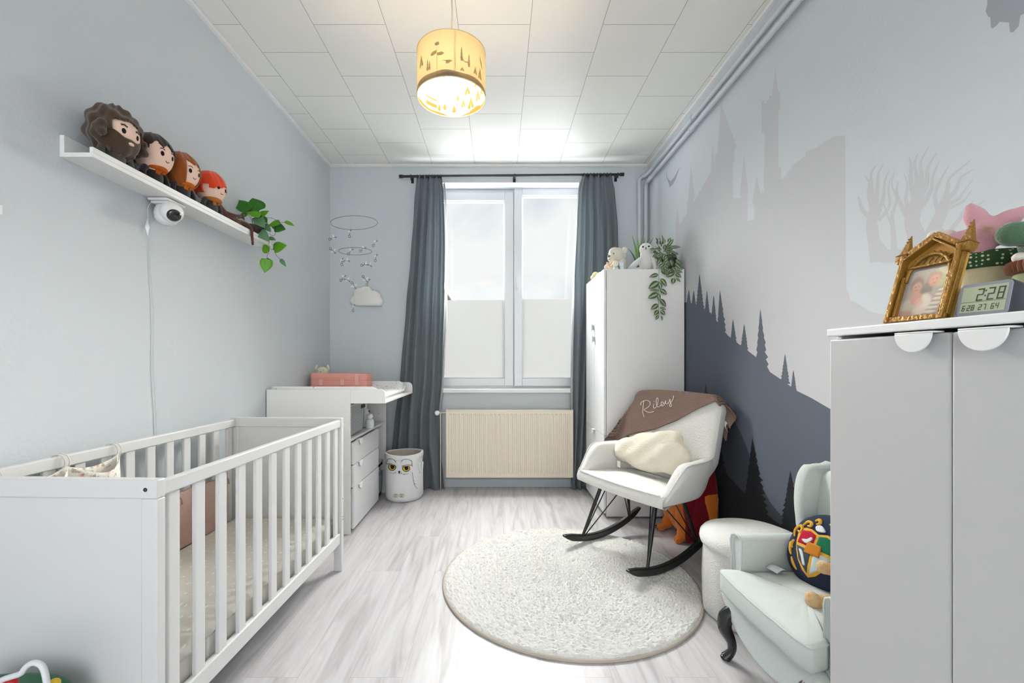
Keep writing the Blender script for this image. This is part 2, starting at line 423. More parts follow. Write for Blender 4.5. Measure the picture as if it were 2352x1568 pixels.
TR = [([(935, 915), (925, 840), (915, 760), (930, 700)], 50, 46), ([(1110, 900), (1100, 800), (1085, 740), (1108, 650)], 90, 52), ([(1150, 830), (1190, 750), (1215, 690), (1225, 655)], 60, 38),
      ([(1225, 850), (1250, 780), (1290, 730), (1330, 700), (1390, 655)], 26, 3), ([(1280, 740), (1300, 700), (1345, 655)], 14, 3), ([(1010, 870), (1005, 780), (1000, 700)], 30, 12),
      ([(925, 740), (880, 700), (862, 650), (858, 640)], 26, 4), ([(925, 720), (905, 640), (905, 580), (885, 555)], 26, 3), ([(925, 700), (915, 600), (915, 540), (940, 505)], 24, 3),
      ([(932, 710), (940, 600), (945, 540), (968, 503)], 24, 3), ([(940, 720), (965, 640), (970, 580), (988, 530)], 22, 3), ([(945, 740), (990, 680), (985, 610), (996, 560)], 16, 3),
      ([(1000, 760), (975, 700), (965, 660)], 14, 3), ([(1000, 720), (1020, 650), (1000, 590), (1010, 540)], 14, 3), ([(1090, 760), (1045, 690), (1020, 620), (1030, 575)], 30, 3),
      ([(1085, 740), (1060, 660), (1065, 590), (1050, 545)], 24, 3), ([(1100, 670), (1080, 580), (1080, 510), (1072, 475)], 28, 3), ([(1105, 660), (1105, 560), (1095, 500), (1112, 455)], 28, 3),
      ([(1110, 650), (1125, 560), (1120, 500), (1155, 432)], 26, 3), ([(1112, 660), (1145, 580), (1150, 520), (1190, 455)], 26, 3), ([(1120, 690), (1165, 610), (1170, 560), (1200, 490)], 24, 3),
      ([(1200, 720), (1180, 640), (1205, 570), (1240, 510)], 24, 3), ([(1220, 670), (1235, 600), (1245, 560), (1335, 485)], 26, 3), ([(1225, 660), (1270, 610), (1290, 560), (1345, 525)], 22, 3),
      ([(1220, 680), (1280, 650), (1300, 620), (1340, 570)], 18, 3), ([(1240, 690), (1300, 660), (1335, 610)], 14, 3)]
base = [(908, 760), (905, 880), (925, 908), (960, 917), (1240, 917), (1262, 880), (1240, 800), (1180, 740), (1160, 830), (1120, 800), (1075, 770), (1075, 830), (1040, 862), (985, 862), (950, 820), (942, 760)]
decal('bare_tree_silhouette', [[wz(*z4(*p)) for p in base]]+[stroke(*t) for t in TR], CASTLE, .00025)
bird = [(1530, 388), (1533, 408), (1541, 416), (1550, 404), (1562, 382), (1557, 398), (1551, 414), (1545, 424), (1538, 430), (1536, 421), (1531, 408)]
decal('bird_silhouette', [[wz(*p) for p in bird]], mat('mural_grey', (.36, .37, .395), .75, .25), .0003)
beast = [(2268, -40), (2268, 10), (2264, 26), (2270, 38), (2275, 40), (2276, 62), (2280, 66), (2290, 58), (2296, 50), (2318, 52), (2320, 74), (2328, 74), (2340, 60), (2344, 36), (2362, 26), (2420, 20), (2420, -60)]
decal('winged_silhouette', [[wz(*p) for p in beast]], MATS['mural_grey'], .0003)

# ---------------------------------------------------------------- heating pipes in the corner
PIPE = mat('pipe_paint', (.55, .585, .61), .45, .5)
px1, px2, r = pxx(1468.5, YB-.035), XR-.035, .0165
yc = YB-.035
def elbow(a, c, d, rad=.045, n=6):
    a, c, d = Vector(a), Vector(c), Vector(d); u = (a-c).normalized(); w = (d-c).normalized()
    return [c+u*rad*(1-math.sin(t*PI/2/n))+w*rad*(1-math.cos(t*PI/2/n)) for t in range(n+1)]
def pipe(name, pts, label):
    t = thing(name, label, 'pipe', (0, 0, 0))
    P = [Vector(pts[0])]
    for i in range(1, len(pts)-1):
        P += elbow(pts[i-1], pts[i], pts[i+1])
    P.append(Vector(pts[-1]))
    put('pipe_run', MB().tube(P, r, 14), PIPE, t)
    return t
zu, zl = 2.852, 2.788
t = pipe('heating_pipe', [(px1, yc, 0), (px1, yc, zu), (px2, yc, zu), (px2, YF, zu)], 'upper wall-coloured heating pipe directly below the right-hand cornice')
g = MB(); yb = F*px2/(1592-CX)
g.ring((px2, yb, zu), .019, .004, (0, 1, 0), 20, 6); g.box(px2, yb-.01, zu-.007, XR, yb+.01, zu+.007)
put('pipe_clip', g, PIPE, t)
t = pipe('heating_pipe', [(px2, yc, 0), (px2, yc, zl), (px2, YF, zl)], 'lower wall-coloured heating pipe, second one down from the cornice')
g = MB(); g.ring((px2, yb+.03, zl), .019, .004, (0, 1, 0), 20, 6); g.box(px2, yb+.02, zl-.007, XR, yb+.04, zl+.007)
put('pipe_clip', g, PIPE, t)

# ---------------------------------------------------------------- radiator
CREAM = mat('radiator_enamel', '#e3d9c6', .35, .5)
ry = 3.925
x0, x1, z0, z1 = pxx(1024, ry), pxx(1317, ry), pz(1097, ry), pz(941, ry)
rad = thing('radiator', 'cream ribbed panel radiator under the window', 'radiator', ((x0+x1)/2, ry, z0))
g = MB(); n = 30; prof = []
xs0, xs1 = x0+.022, x1-.022
prof.append((x0+.004, 0))
for i in range(n):
    a = xs0+(xs1-xs0)*i/n; w = (xs1-xs0)/n
    prof += [(a+.10*w, 0), (a+.22*w, .006), (a+.62*w, .006), (a+.74*w, 0)]
prof.append((x1-.004, 0))
zs = [(z0+.004, 0), (z0+.035, 0), (z0+.05, 1), (z1-.05, 1), (z1-.035, 0), (z1-.004, 0)]
vs = [(x, ry+.004+d*k, z) for z, k in zs for x, d in prof]; m_ = len(prof)
g.add(vs, [(j*m_+i, j*m_+i+1, (j+1)*m_+i+1, (j+1)*m_+i) for j in range(len(zs)-1) for i in range(m_-1)])
put('front_panel', g, CREAM, rad, world=True, smooth=20)
g = MB()
g.box(x0, ry, z0, x0+.008, ry+.075, z1); g.box(x1-.008, ry, z0, x1, ry+.075, z1); g.box(x0, ry, z1-.008, x1, ry+.012, z1); g.box(x0, ry, z0, x1, ry+.012, z0+.008)
g.box(x0+.008, ry+.060, z0+.01, x1-.008, ry+.072, z1-.01)
put('casing', g, CREAM, rad, world=True, bevel=.003)
g = MB()
for i in range(28):
    a = x0+.012+(x1-x0-.024)*i/28; g.box(a, ry+.012, z1-.012, a+.026, ry+.06, z1-.008)
put('top_grille', g, CREAM, rad, world=True, smooth=0)
for xx in (x0+.18, x1-.18): put('wall_bracket', MB().box(xx-.02, ry+.07, z0+.05, xx+.02, YB-.0005, z1-.05), CREAM, rad, world=True, smooth=0)
vz = pz(948, ry+.03); vx = pxx(1004, ry+.03)
MX = Matrix.Rotation(R(90), 3, 'Y')
g = MB().tube([(vx+.02, ry+.035, vz), (x0, ry+.035, vz)], [.009, .009], 12).tube([(vx+.035, ry+.035, vz), (vx+.05, ry+.035, vz)], .013, 6).tube([(vx+.03, ry+.035, vz), (vx+.03, ry+.035, .09), (vx+.03, ry+.035, 0)], .008, 10)
put('valve_body', g, mat('brass_nickel', (.45, .42, .36), .3, metal=1), rad, world=True)
g = MB().lathe([(.0, -.026), (.016, -.026), (.021, -.018), (.023, 0), (.020, .016), (.012, .024), (0, .026)], (vx, ry+.025, vz), 20, False, Matrix.Rotation(R(90), 3, 'X'))
put('thermostat_knob', g, WHITE, rad, world=True)

# ---------------------------------------------------------------- curtains and rod
CURT = mat('curtain_cloth', (.24, .272, .292), .9, .15, bump=.12, bscale=700, sheen=.25, trans=.42)
cy_ = 3.965
rod = thing('curtain_rod', 'black curtain rod above the window', 'curtain rod', (0, cy_, 2.82))
zr0, zr1 = pz(405, cy_), pz(400.5, cy_)
rx0, rx1 = pxx(918, cy_), pxx(1432, cy_)
zrod = lambda x: zr0+(zr1-zr0)*(x-rx0)/(rx1-rx0)
put('pole', MB().tube([(rx0, cy_, zr0), (rx1, cy_, zr1)], .0115, 14), BLACK, rod, world=True)
for x, s in ((rx0, 1), (rx1, -1)):
    put('end_cap', MB().tube([(x-.004*s, cy_, zrod(x)), (x+.03*s, cy_, zrod(x))], .0155, 16), BLACK, rod, world=True)
bx = pxx(1182, cy_)
for x in (bx, rx0+.10, rx1-.05):
    g = MB().ring((x, cy_, zrod(x)), .014, .004, (1, 0, 0), 20, 6).box(x-.009, cy_, zrod(x)-.006, x+.009, YB, zrod(x)+.006).box(x-.012, YB-.006, zrod(x)-.03, x+.012, YB, zrod(x)+.03).tube([(x, cy_, zrod(x)-.012), (x, cy_, zrod(x)-.032)], .004, 8)
    put('bracket', g, BLACK, rod, world=True)
def curtain(label, lft, rgt, folds, ph, liner):
    """lft / rgt: list of (py, px) of the two side edges"""
    t = thing('curtain', label, 'curtain', (pxx((lft[0][1]+rgt[0][1])/2, cy_), cy_, 0))
    def ed(tab, y):
        for (a, b_), (c, d) in zip(tab, tab[1:]):
            if a <= y <= c:
                k = (y-a)/(c-a); k = k*k*(3-2*k)*.5+k*.5; return b_+(d-b_)*k
        return tab[-1][1]
    nu, nv = 150, 46
    y0, y1 = lft[0][0], lft[-1][0]
    def fn(u, v):
        py = y0+(y1-y0)*v; a, c = ed(lft, py), ed(rgt, py)
        k = min(1, v*7); top = max(0, 1-v*16)
        uu = u+.012*math.sin(2*PI*(u*2.2+v*.8))*k
        amp = (.009+.019*k+.004*math.sin(5*u+3*v))
        y = cy_+.002+amp*math.sin(2*PI*folds*(uu+.02*math.sin(4*v+ph))+ph)+.006*math.sin(2*PI*folds*2.3*u+ph*3)*(.35+.65*top)
        y += -.010*v
        px = a+(c-a)*u
        return Vector(((px-CX)*(cy_)/F, y, max(.004, H+(CY-py)*cy_/F)))
    put('cloth', MB().sheet(fn, nu, nv), CURT, t, world=True, smooth=180, solid=-.0015)
    x0, x1 = pxx(lft[0][1], cy_), pxx(rgt[0][1], cy_)
    for i in range(9):
        x = x0+.012+(x1-x0-.024)*i/8
        put('curtain_ring', MB().ring((x, cy_, zrod(x)-.004), .019, .0022, (1, .12, 0), 22, 6), BLACK, t, world=True)
    if liner:
        sgn, e = liner
        def fl(u, v):
            py = y0+14+(y1-y0-20)*v; c = ed(e, py)
            px = c+sgn*(3+7*u)*(.5+.5*math.sin(v*PI*.9+.3))
            return Vector(((px-CX)*cy_/F, cy_+.02+.012*math.sin(u*5+v*3), max(.01, H+(CY-py)*cy_/F)))
        put('lining', MB().sheet(fl, 8, 40), mat('curtain_lining', (.62, .63, .64), .9, .1, trans=.4), t, world=True, smooth=180, solid=.001)
    return t
curtain('slate blue curtain hanging left of the window, beside the cloud lamp',
        [(404, 956), (470, 950), (600, 941), (700, 931), (860, 919), (980, 905), (1060, 898), (1140, 893)],
        [(404, 1015), (450, 1020), (560, 1023), (700, 1021), (870, 1015), (950, 1008), (1010, 1008), (1080, 1017), (1140, 1023)], 4.5, .6,
        (1, [(404, 1014), (450, 1018), (560, 1019), (700, 1017), (870, 1010), (950, 1003), (1140, 1010)]))
curtain('slate blue curtain hanging right of the window, partly behind the wardrobe',
        [(402, 1338), (440, 1330), (500, 1327), (640, 1321), (870, 1317), (1000, 1316), (1080, 1313), (1110, 1312), (1140, 1316)],
        [(402, 1405), (440, 1412), (520, 1418), (600, 1419), (720, 1408), (900, 1390), (1050, 1376), (1140, 1368)], 4.5, 2.2,
        (-1, [(402, 1340), (440, 1334), (500, 1331), (640, 1326), (870, 1321), (1140, 1318)]))

# ---------------------------------------------------------------- pendant lamp
LY = 1.93
lx, lzb = pxx(1037, LY), pz(226, LY); lh, lr = .195, .1495
lamp = thing('pendant_lamp', 'drum pendant lamp with camping silhouettes hanging from the ceiling', 'lamp', (lx, LY, lzb))
def shade_mat(name, col, t, tc):
    return mat(name, col, .8, .1, trans=t, bump=.1, bscale=500)
SHADE = shade_mat('lamp_fabric', '#e0c690', .055, None)
SHIN = mat('lamp_lining', '#f7efe0', .7, .1, trans=.5)
PR = mat('lamp_print', '#6b4420', .8, .1)
PRO = mat('lamp_print_grey', (.50, .45, .38), .8, .1, trans=.85)
g = MB(); n = 72
for rad_, flip in ((lr, 1),):
    g.loft([[Vector((rad_*math.cos(2*PI*k/n), rad_*math.sin(2*PI*k/n), z)) for k in range(n)] for z in (0, lh*.25, lh*.5, lh*.75, lh)], caps=False)
sh = put('lamp_shade', g, SHADE, lamp, smooth=180)
for z in (.001, lh-.001): put('shade_rim', MB().ring((0, 0, z), lr, .0018, n=72), mat('lamp_rim', '#d8c48e', .6), sh)
def lp(a0, rad_):
    # outline (u along the rim, v up, metres) wrapped on the shade at angle a0
    return lambda u, v: Vector((rad_*math.cos(a0+u/lr), rad_*math.sin(a0+u/lr), v))
def wrap(g, poly, a0, rad_, flip=1):
    # fine strip so that the print follows the curve: fan from the centroid
    P = [lp(a0, rad_)(flip*u, v) for u, v in poly]
    us = [u for u, v in poly]
    if max(us)-min(us) > .045:
        raise ValueError
    g.add(P, [tuple(range(len(P)))])
def band(g, a0, a1, rad_, fn, n=40):
    vs = []
    for i in range(n+1):
        a = a0+(a1-a0)*i/n; c, s = math.cos(a), math.sin(a)
        vs += [(rad_*c, rad_*s, .003), (rad_*c, rad_*s, fn(a))]
    g.add(vs, [(2*i, 2*i+2, 2*i+3, 2*i+1) for i in range(n)])
def tent(x, z, w, h): return [(x-w/2, z), (x-w*.1, z), (x, z+h*.45), (x+w*.1, z), (x+w/2, z), (x+w*.04, z+h), (x-w*.04, z+h)]
def pine(x, z, w, h): return [(x-.004, z), (x-.004, z+h*.15), (x-w/2, z+h*.15), (x-w*.2, z+h*.42), (x-w*.38, z+h*.42), (x-w*.14, z+h*.68), (x-w*.25, z+h*.68), (x, z+h), (x+w*.25, z+h*.68), (x+w*.14, z+h*.68), (x+w*.38, z+h*.42), (x+w*.2, z+h*.42), (x+w/2, z+h*.15), (x+.004, z+h*.15), (x+.004, z)]
gi = MB(); ri = lr-.0012; ro = lr+.0019
back = PI/2
for a in range(0, 360, 9): pass
band(gi, back-PI, back+PI, ri, lambda a: .010+.006*math.sin(3*a)+.004*math.sin(7*a), 90)
for da, p in ((.55, tent(0, .03, .04, .05)), (.28, tent(0, .045, .024, .035)), (-.02, pine(0, .02, .026, .035)), (-.32, pine(0, .03, .024, .032)), (-.50, pine(0, .02, .022, .03)),
              (.85, tent(0, .05, .034, .05)), (1.05, tent(0, .06, .026, .04)), (.10, pine(0, .075, .02, .03)), (.42, tent(0, .10, .036, .036)), (.80, tent(0, .12, .036, .036))):
    wrap(gi, p, back-da, ri)
for k in range(5):                                      # camper van, in short segments round the rim
    a = back+.62+k*.085
    wrap(gi, [(-.0065, .028), (.0065, .028), (.0065, .044), (-.0065, .044)], a, ri); wrap(gi, [(-.0065, .047), (-.004, .047), (-.004, .060), (-.0065, .060)], a, ri)
    wrap(gi, [(-.0065, .061), (.0065, .061), (.0065, .067), (-.0065, .067)], a, ri)
for k in range(6):
    a = back-.55-k*.08
    wrap(gi, [(-.0065, .012), (.0065, .012), (.0065, .030-.012*abs(k-2.5)/3), (-.0065, .030-.012*abs(k-3)/3)], a, ri)
put('inner_print', gi, PR, sh, smooth=0)
go = MB(); fa = -PI/2+.10                                # towards the viewer
band(go, fa-1.5, fa+1.5, ro, lambda a: .018+.016*math.exp(-((a-fa+.15)/.35)**2)-.006*math.cos(4*a), 70)
def orow(da, p): wrap(go, p, fa+da, ro)
orow(-.40, [(-.0008, .03), (.0008, .03), (.0008, .122), (-.0008, .122)])
orow(-.40, [(-.002, .098), (-.022, .092), (-.030, .098), (-.022, .108), (-.002, .112)])
orow(-.40, [(.002, .088), (.022, .088), (.032, .095), (.022, .102), (.002, .100)])
orow(-.40, sp2([(-.006, .132), (.002, .130), (.010, .132), (.010, .139), (.004, .146), (-.002, .143), (-.010, .140)], 4, True))
orow(-.98, tent(0, .075, .034, .045)); orow(-.70, pine(0, .04, .014, .05)); orow(-.63, pine(0, .04, .012, .04))
orow(-.10, sp2([(-.022, .066), (-.008, .062), (-.006, .052), (.006, .054), (.012, .060), (.020, .062), (.012, .067), (-.004, .066)], 4, True))
orow(.28, pine(0, .07, .014, .06)); orow(.50, pine(0, .055, .014, .055)); orow(.38, sp2([(-.014, .078), (0, .068), (.014, .072), (.012, .075), (0, .072), (-.012, .081)], 4, True))
orow(.95, sp2([(0, .12), (.010, .105), (.014, .085), (.004, .095), (-.006, .115), (-.004, .13)], 4, True)); orow(.92, tent(0, .035, .026, .045)); orow(.72, tent(0, .04, .02, .03)); orow(.30, tent(0, .03, .02, .014))
put('outer_print', go, PRO, sh, smooth=0)
g = MB(); sa = fa+.10
for k in range(3):
    pass
g.add([((ri-.0006)*math.cos(sa+d), (ri-.0006)*math.sin(sa+d), z) for d in (-.03, .03) for z in (.002, lh-.002)], [(0, 2, 3, 1)])
put('seam', g, PRO, sh, smooth=0)
g = MB().ring((0, 0, lh-.03), .022, .002).lathe([(.020, lh-.07), (.022, lh-.03), (.016, lh-.01), (.008, lh+.012), (.004, lh+.03)], n=18)
for k in range(3):
    a = 2*PI*k/3+.4; g.tube([(.02*math.cos(a), .02*math.sin(a), lh-.03), (lr*math.cos(a), lr*math.sin(a), lh-.004)], .0016, 6)
put('lamp_holder', g, WHITE, lamp)
g = MB().tube([(0, 0, lh+.02), (.003, 0, lh+.2), (-.003, 0, lh+.32), (.001, 0, ZC-lzb-.02)], .0032, 8)
put('cord', g, mat('lamp_cord', '#b9b0a6', .6), lamp)
put('ceiling_cup', MB().lathe([(.006, ZC-lzb-.055), (.03, ZC-lzb-.045), (.045, ZC-lzb-.012), (.046, ZC-lzb)], n=24), WHITE, lamp)
BULBZ = lh-.098
mb_, nt, bb = nodes('bulb_glow')
em = nt.nodes.new('ShaderNodeEmission'); em.inputs[0].default_value = (1, .90, .74, 1); em.inputs[1].default_value = 14
L(nt, em.outputs[0], nt.nodes['Material Output'].inputs['Surface'])
g = MB().lathe([(0.001, -.034), (.014, -.031), (.025, -.018), (.028, 0), (.024, .018), (.015, .034), (.012, .045), (.011, .06)], (0, 0, BULBZ), 20)
put('bulb', g, mb_, lamp, smooth=180)
# ================================================================ LEFT WALL: picture ledge, dolls, plant, camera
SX0, SX1, SY0, SY1, SZ = XL, -1.437, 1.552, 2.775, 1.888
led = thing('picture_ledge', 'long white picture ledge on the left wall carrying the dolls', 'shelf', (XL, (SY0+SY1)/2, SZ))
put('shelf_board', MB().box(SX0, SY0, SZ, SX1, SY1, SZ+.016), FURN, led, world=True, bevel=.0015)
put('back_rail', MB().box(SX0, SY0, SZ+.016, SX0+.016, SY1, SZ+.078), FURN, led, world=True, bevel=.0015)
put('front_lip', MB().box(SX1-.013, SY0, SZ+.016, SX1, SY1, SZ+.036), FURN, led, world=True, bevel=.0015)
SF = SZ+.0165
SKIN = mat('doll_skin', '#e9c7b4', .9, .1, bump=.15, bscale=500, sheen=.2)
INK = mat('stitched_black', '#1d1613', .7, .2)
def doll(name, label, y, r, hair, fringe, ear, shirt, scarf, style, group):
    x = -1.472; rx, ry_, rzz = r; turn = R(-4)
    t = thing(name, label, 'soft toy', (x, y, SF), turn, group)
    zt = .224; hz = zt-rzz*1.06
    body = MB().ell((0.004, 0, .040), (.034, .042, .045)).ell((.010, 0, .075), (.026, .03, .03))
    for s in (-1, 1): body.ell((.004, s*.028, .014), (.020, .016, .014))
    put('body', body, mat(name+'_clothes_'+style, shirt, .95, .1, bump=.2, bscale=400, sheen=.3), t, remesh=.004)
    for s in (-1, 1):
        arm = MB().tube(smoothpath([(.006, s*.030, .076), (.012, s*.052, .056), (.014, s*.060, .034)], 4), [.013]*4+[.012]*4+[.014], 10).ell((.014, s*.060, .030), .0135, n=10, m=8)
        put('arm', arm, MATS[name+'_clothes_'+style], t, smooth=180)
    if scarf:
        g = MB().ring((.014, 0, .078), .034, .012, (.15, 0, 1), 28, 8)
        g.box(.034, -.022, .046, .044, -.004, .076).box(.034, .006, .054, .045, .022, .078)
        put('scarf', g, mat('scarf_'+style, scarf, .95, .1, bump=.3, bscale=500), t, bevel=.003, lab='knitted scarf')
    else:
        g = MB()
        for s in (-1, 1): g.add([(.036, s*.003, .085), (.030, s*.026, .092), (.040, s*.020, .058), (.047, s*.005, .062)], [(0, 1, 2, 3) if s > 0 else (3, 2, 1, 0)])
        put('collar', g, mat('collar_cream', '#d8d2c6', .9), t, smooth=0, solid=.003)
    C = Vector((.008, 0, hz))
    head = put('head', MB().ell(C, (rx*.97, ry_*.97, rzz*.97), n=32, m=20), SKIN, t, smooth=180)
    def on(az, el, k=1.0):
        d = Vector((math.cos(el)*math.cos(az), math.cos(el)*math.sin(az), math.sin(el)))
        return C+Vector((d.x*rx*.97*k, d.y*ry_*.97*k, d.z*rzz*.97*k)), Vector((d.x/rx, d.y/ry_, d.z/rzz)).normalized()
    hm = mat('doll_hair_'+style, hair, .95, .1, bump=.35, bscale=350, sheen=.35)
    n, m_ = 96, 60; g = MB(); vs = []; keep = []
    for i in range(m_+1):
        el = PI/2-PI*i/m_
        for j in range(n):
            az = 2*PI*j/n-PI
            fold = 1+.030*math.sin(az*7+el*3)*math.cos(el)+(.045*math.sin(az*4+el*9)+.03*math.sin(az*11-el*6) if ear == 'buns' else .012*math.sin(az*15+el*5))
            p, nn = on(az, el, (1.13 if ear == 'buns' else 1.07)*fold); vs.append(p)
    fs = []
    for i in range(m_):
        for j in range(n):
            el = PI/2-PI*(i+.5)/m_; az = 2*PI*(j+.5)/n-PI
            if fringe(az, el): fs.append((i*n+j, (i+1)*n+j, (i+1)*n+(j+1) % n, i*n+(j+1) % n))
    g.add(vs, fs)
    put('hair', g, hm, t, smooth=180, solid=-.011)
    if ear == 'buns':
        for s in (-1, 1):
            p, nn = on(s*1.25, -.25, 1.12)
            b_ = MB().ell(p, (.026, .020, .026)).ell(p+Vector((.012, 0, .018)), .017).ell(p+Vector((-.012, 0, -.018)), .019).ell(p+Vector((.014, s*.004, -.014)), .016)
            put('hair_tuft', b_, hm, t, remesh=.004)
    for s in (-1, 1):
        p, nn = on(s*.36, -.10, 1.0); q = nn.to_track_quat('Z', 'Y').to_matrix()
        put('eye', MB().ell(p, (.0075, .010, .0022), q, 14, 6), INK, head, smooth=180)
        put('eyebrow', MB().tube([on(s*a, e, 1.005)[0] for a, e in ((.22, .11), (.34, .17), (.48, .13))], .0020 if ear != 'buns' else .0034, 6), hm, head, smooth=180)
    if ear != 'buns':
        put('mouth', MB().tube([on(a, e, 1.004)[0] for a, e in ((-.13, -.40), (0, -.47), (.13, -.40))], .0013, 6), INK, head, smooth=180)
        fk = MB()
    else:
        bd = MB(); vs = []; fs = []; n2, m2 = 40, 20
        for i in range(m2+1):
            for j in range(n2+1):
                az = -1.35+2.7*j/n2; k = abs(az)/1.35
                top = -.36+.42*k**1.6+.03*math.cos(az*9); el = top+(-1.25-top)*i/m2
                vs.append(on(az, el, 1.055+.02*math.sin(az*8+el*6)+.05*math.sin(PI*i/m2))[0])
        bd.add(vs, [(i*(n2+1)+j, (i+1)*(n2+1)+j, (i+1)*(n2+1)+j+1, i*(n2+1)+j+1) for i in range(m2) for j in range(n2)])
        put('beard', bd, hm, t, smooth=180, solid=-.008)
        p, nn = on(0, -.50, 1.10); q = nn.to_track_quat('Z', 'Y').to_matrix()
        put('mouth', MB().ell(p, (.012, .006, .003), q, 14, 6), SKIN, head, smooth=180)
    if style == 'red':
        for k, (a, e) in enumerate(((.42, -.30), (.50, -.26), (.48, -.34), (-.42, -.30), (-.50, -.26))):
            p, nn = on(a, e, 1.0)
            put('freckle', MB().ell(p, (.0013, .0013, .0013), None, 6, 4), mat('freckle', '#a9694e', .8), head, smooth=180)
    return t
def jag(az, base, amp, k): return base+amp*abs(((az*k/PI) % 1)-.5)*2
GD = 'plush dolls on the picture ledge'
wy = lambda px: F*1.466/(CX-px)
doll('plush_doll', 'largest plush doll with shaggy dark brown hair and beard, first on the ledge', wy(262), (.074, .084, .090), '#4a3a2b',
     lambda a, e: e > (.42-.25*abs(a) if abs(a) < .8 else -.2) or abs(a) > .98+.10*math.sin(e*9) or e < -1.1, 'buns', '#4a443c', None, 'shaggy', GD)
doll('plush_doll', 'plush doll with short black-brown jagged fringe, second on the ledge', wy(352), (.070, .076, .084), '#33251e',
     lambda a, e: e > (jag(a, .20, .34, 5) if abs(a) < .95 else (.0 if abs(a) < 1.3 else -.5)) and (abs(a) < 1.3 or e > -.55), None, '#2b2826', '#b4541f', 'dark', GD)
doll('plush_doll', 'plush doll with long auburn hair, third on the ledge', wy(417), (.070, .076, .084), '#93501f',
     lambda a, e: (e > (.30+.35*abs(a+.15)**.8-.2*(a > .3) if abs(a) < .62 else -1.3)) or (abs(a) > .80 and e > -1.45), None, '#33302f', '#c0651f', 'auburn', GD)
doll('plush_doll', 'plush doll with bright orange-red hair and freckles, fourth on the ledge', wy(483), (.068, .074, .080), '#df4420',
     lambda a, e: e > (.12+.40*(a-.3)/1.2+.05*math.sin(a*11) if abs(a) < 1.0 else (-.05 if abs(a) < 1.35 else -.6)), None, '#3a3a3c', '#b06c34', 'red', GD)

BRN = mat('brown_plush', '#5d3a2c', .95, .1, bump=.4, bscale=260, sheen=.3)
t = thing('plush_creature', 'thin brown long-limbed plush lying on the ledge beside the leafy plant', 'soft toy', (-1.475, 2.43, SF))
sk = lambda *a: smoothpath(a, 5)
w = lambda px, py, X: onx(px, py, X)
g = MB()
def limb(P, r0, r1): 
    P = smoothpath(P, 5); g.tube(P, [r0+(r1-r0)*i/(len(P)-1) for i in range(len(P))], 8)
limb([(-1.49, 2.30, SF+.085), (-1.485, 2.37, SF+.055), (-1.475, 2.46, SF+.04)], .026, .022)
g.ell((-1.492, 2.285, SF+.10), (.026, .026, .032))
put('body', g, BRN, t, world=True, remesh=.004)
for q, (P, r0, r1) in enumerate((([(-1.475, 2.36, SF+.06), (-1.455, 2.42, SF+.062), (-1.45, 2.465, SF+.075)], .011, .008), ([(-1.495, 2.35, SF+.06), (-1.47, 2.40, SF+.04), (-1.448, 2.43, SF+.022)], .011, .008))):
    g = MB(); limb(P, r0, r1)
    e = Vector(P[-1])
    for k in range(4):
        g.tube([e, e+Vector((.004, .016+.004*k, .012-.008*k)), e+Vector((.006, .026, .018-.011*k))], [.004, .0035, .0025], 6)
    put('arm', g, BRN, t, world=True, smooth=180)
for q, P in enumerate(([(-1.478, 2.45, SF+.04), (-1.452, 2.50, SF+.046), (-1.432, 2.535, SF+.030), (-1.428, 2.540, SF-.02), (-1.428, 2.546, SF-.055)], [(-1.482, 2.45, SF+.038), (-1.465, 2.53, SF+.036), (-1.462, 2.585, SF+.014)])):
    g = MB(); limb(P, .013, .006); e = Vector(P[-1]); g.ell(e, (.007, .007, .014) if q == 0 else (.007, .018, .008))
    put('leg', g, BRN, t, world=True, smooth=180)

# ---- leaves
def leafmesh(g, base, tip, width, face, heart=False, cup=.12, droop=.1, nu=8):
    base, tip = Vector(base), Vector(tip); d = tip-base; Ln = d.length; u = d/Ln
    nrm = Vector(face); nrm = (nrm-u*nrm.dot(u)).normalized(); s = u.cross(nrm)
    rows = []
    for i in range(nu+1):
        t = i/nu
        if heart: w_ = width/2*(math.sin(PI*min(1, t*1.0)**.62)**.85)*(1.0 if t < .5 else 1-.25*(t-.5)) if 0 < t < 1 else 0
        else: w_ = width/2*math.sin(PI*t**.85)**.9 if 0 < t < 1 else 0
        back = (-.16*Ln*(1-t)**4) if heart else 0
        c = base+u*(Ln*t)-nrm*(droop*Ln*(t*t))
        rows.append([c-s*w_+nrm*(cup*w_)+u*(back if 0 < t else 0), c-s*w_*.5+nrm*(cup*w_*.35)+u*back*.5, c, c+s*w_*.5+nrm*(cup*w_*.35)+u*back*.5, c+s*w_+nrm*(cup*w_)+u*(back if 0 < t else 0)])
    vs = [p for r_ in rows for p in r_]
    g.add(vs, [(i*5+j, (i+1)*5+j, (i+1)*5+j+1, i*5+j+1) for i in range(nu) for j in range(4)])
def leaf_mat(name, col, rough=.4, tr=.25): return mat(name, col, rough, .5, vary=.25, vscale=14, trans=tr)
LG = [leaf_mat('leaf_deep', '#347a1e'), leaf_mat('leaf_bright', '#69ad22'), leaf_mat('leaf_glossy', '#68976c', .25)]
SOIL = mat('potting_soil', '#2a211b', .95)
t = thing('trailing_plant', 'green heart-leaved plant trailing off the far end of the ledge', 'plant', (-1.482, 2.652, SF))
put('pot', MB().lathe([(.036, 0), (.040, .004), (.052, .058), (.055, .062), (.056, .074), (.052, .075), (.048, .062), (.0, .060)], n=32, caps=False), mat('brown_pot', '#33211b', .45), t)
put('soil', MB().lathe([(.048, .061), (.02, .066), (.001, .067)], n=24, caps=False), SOIL, t)
def z8(x, y, Y): return at(500+.1339*x, 430+.1339*y, Y)
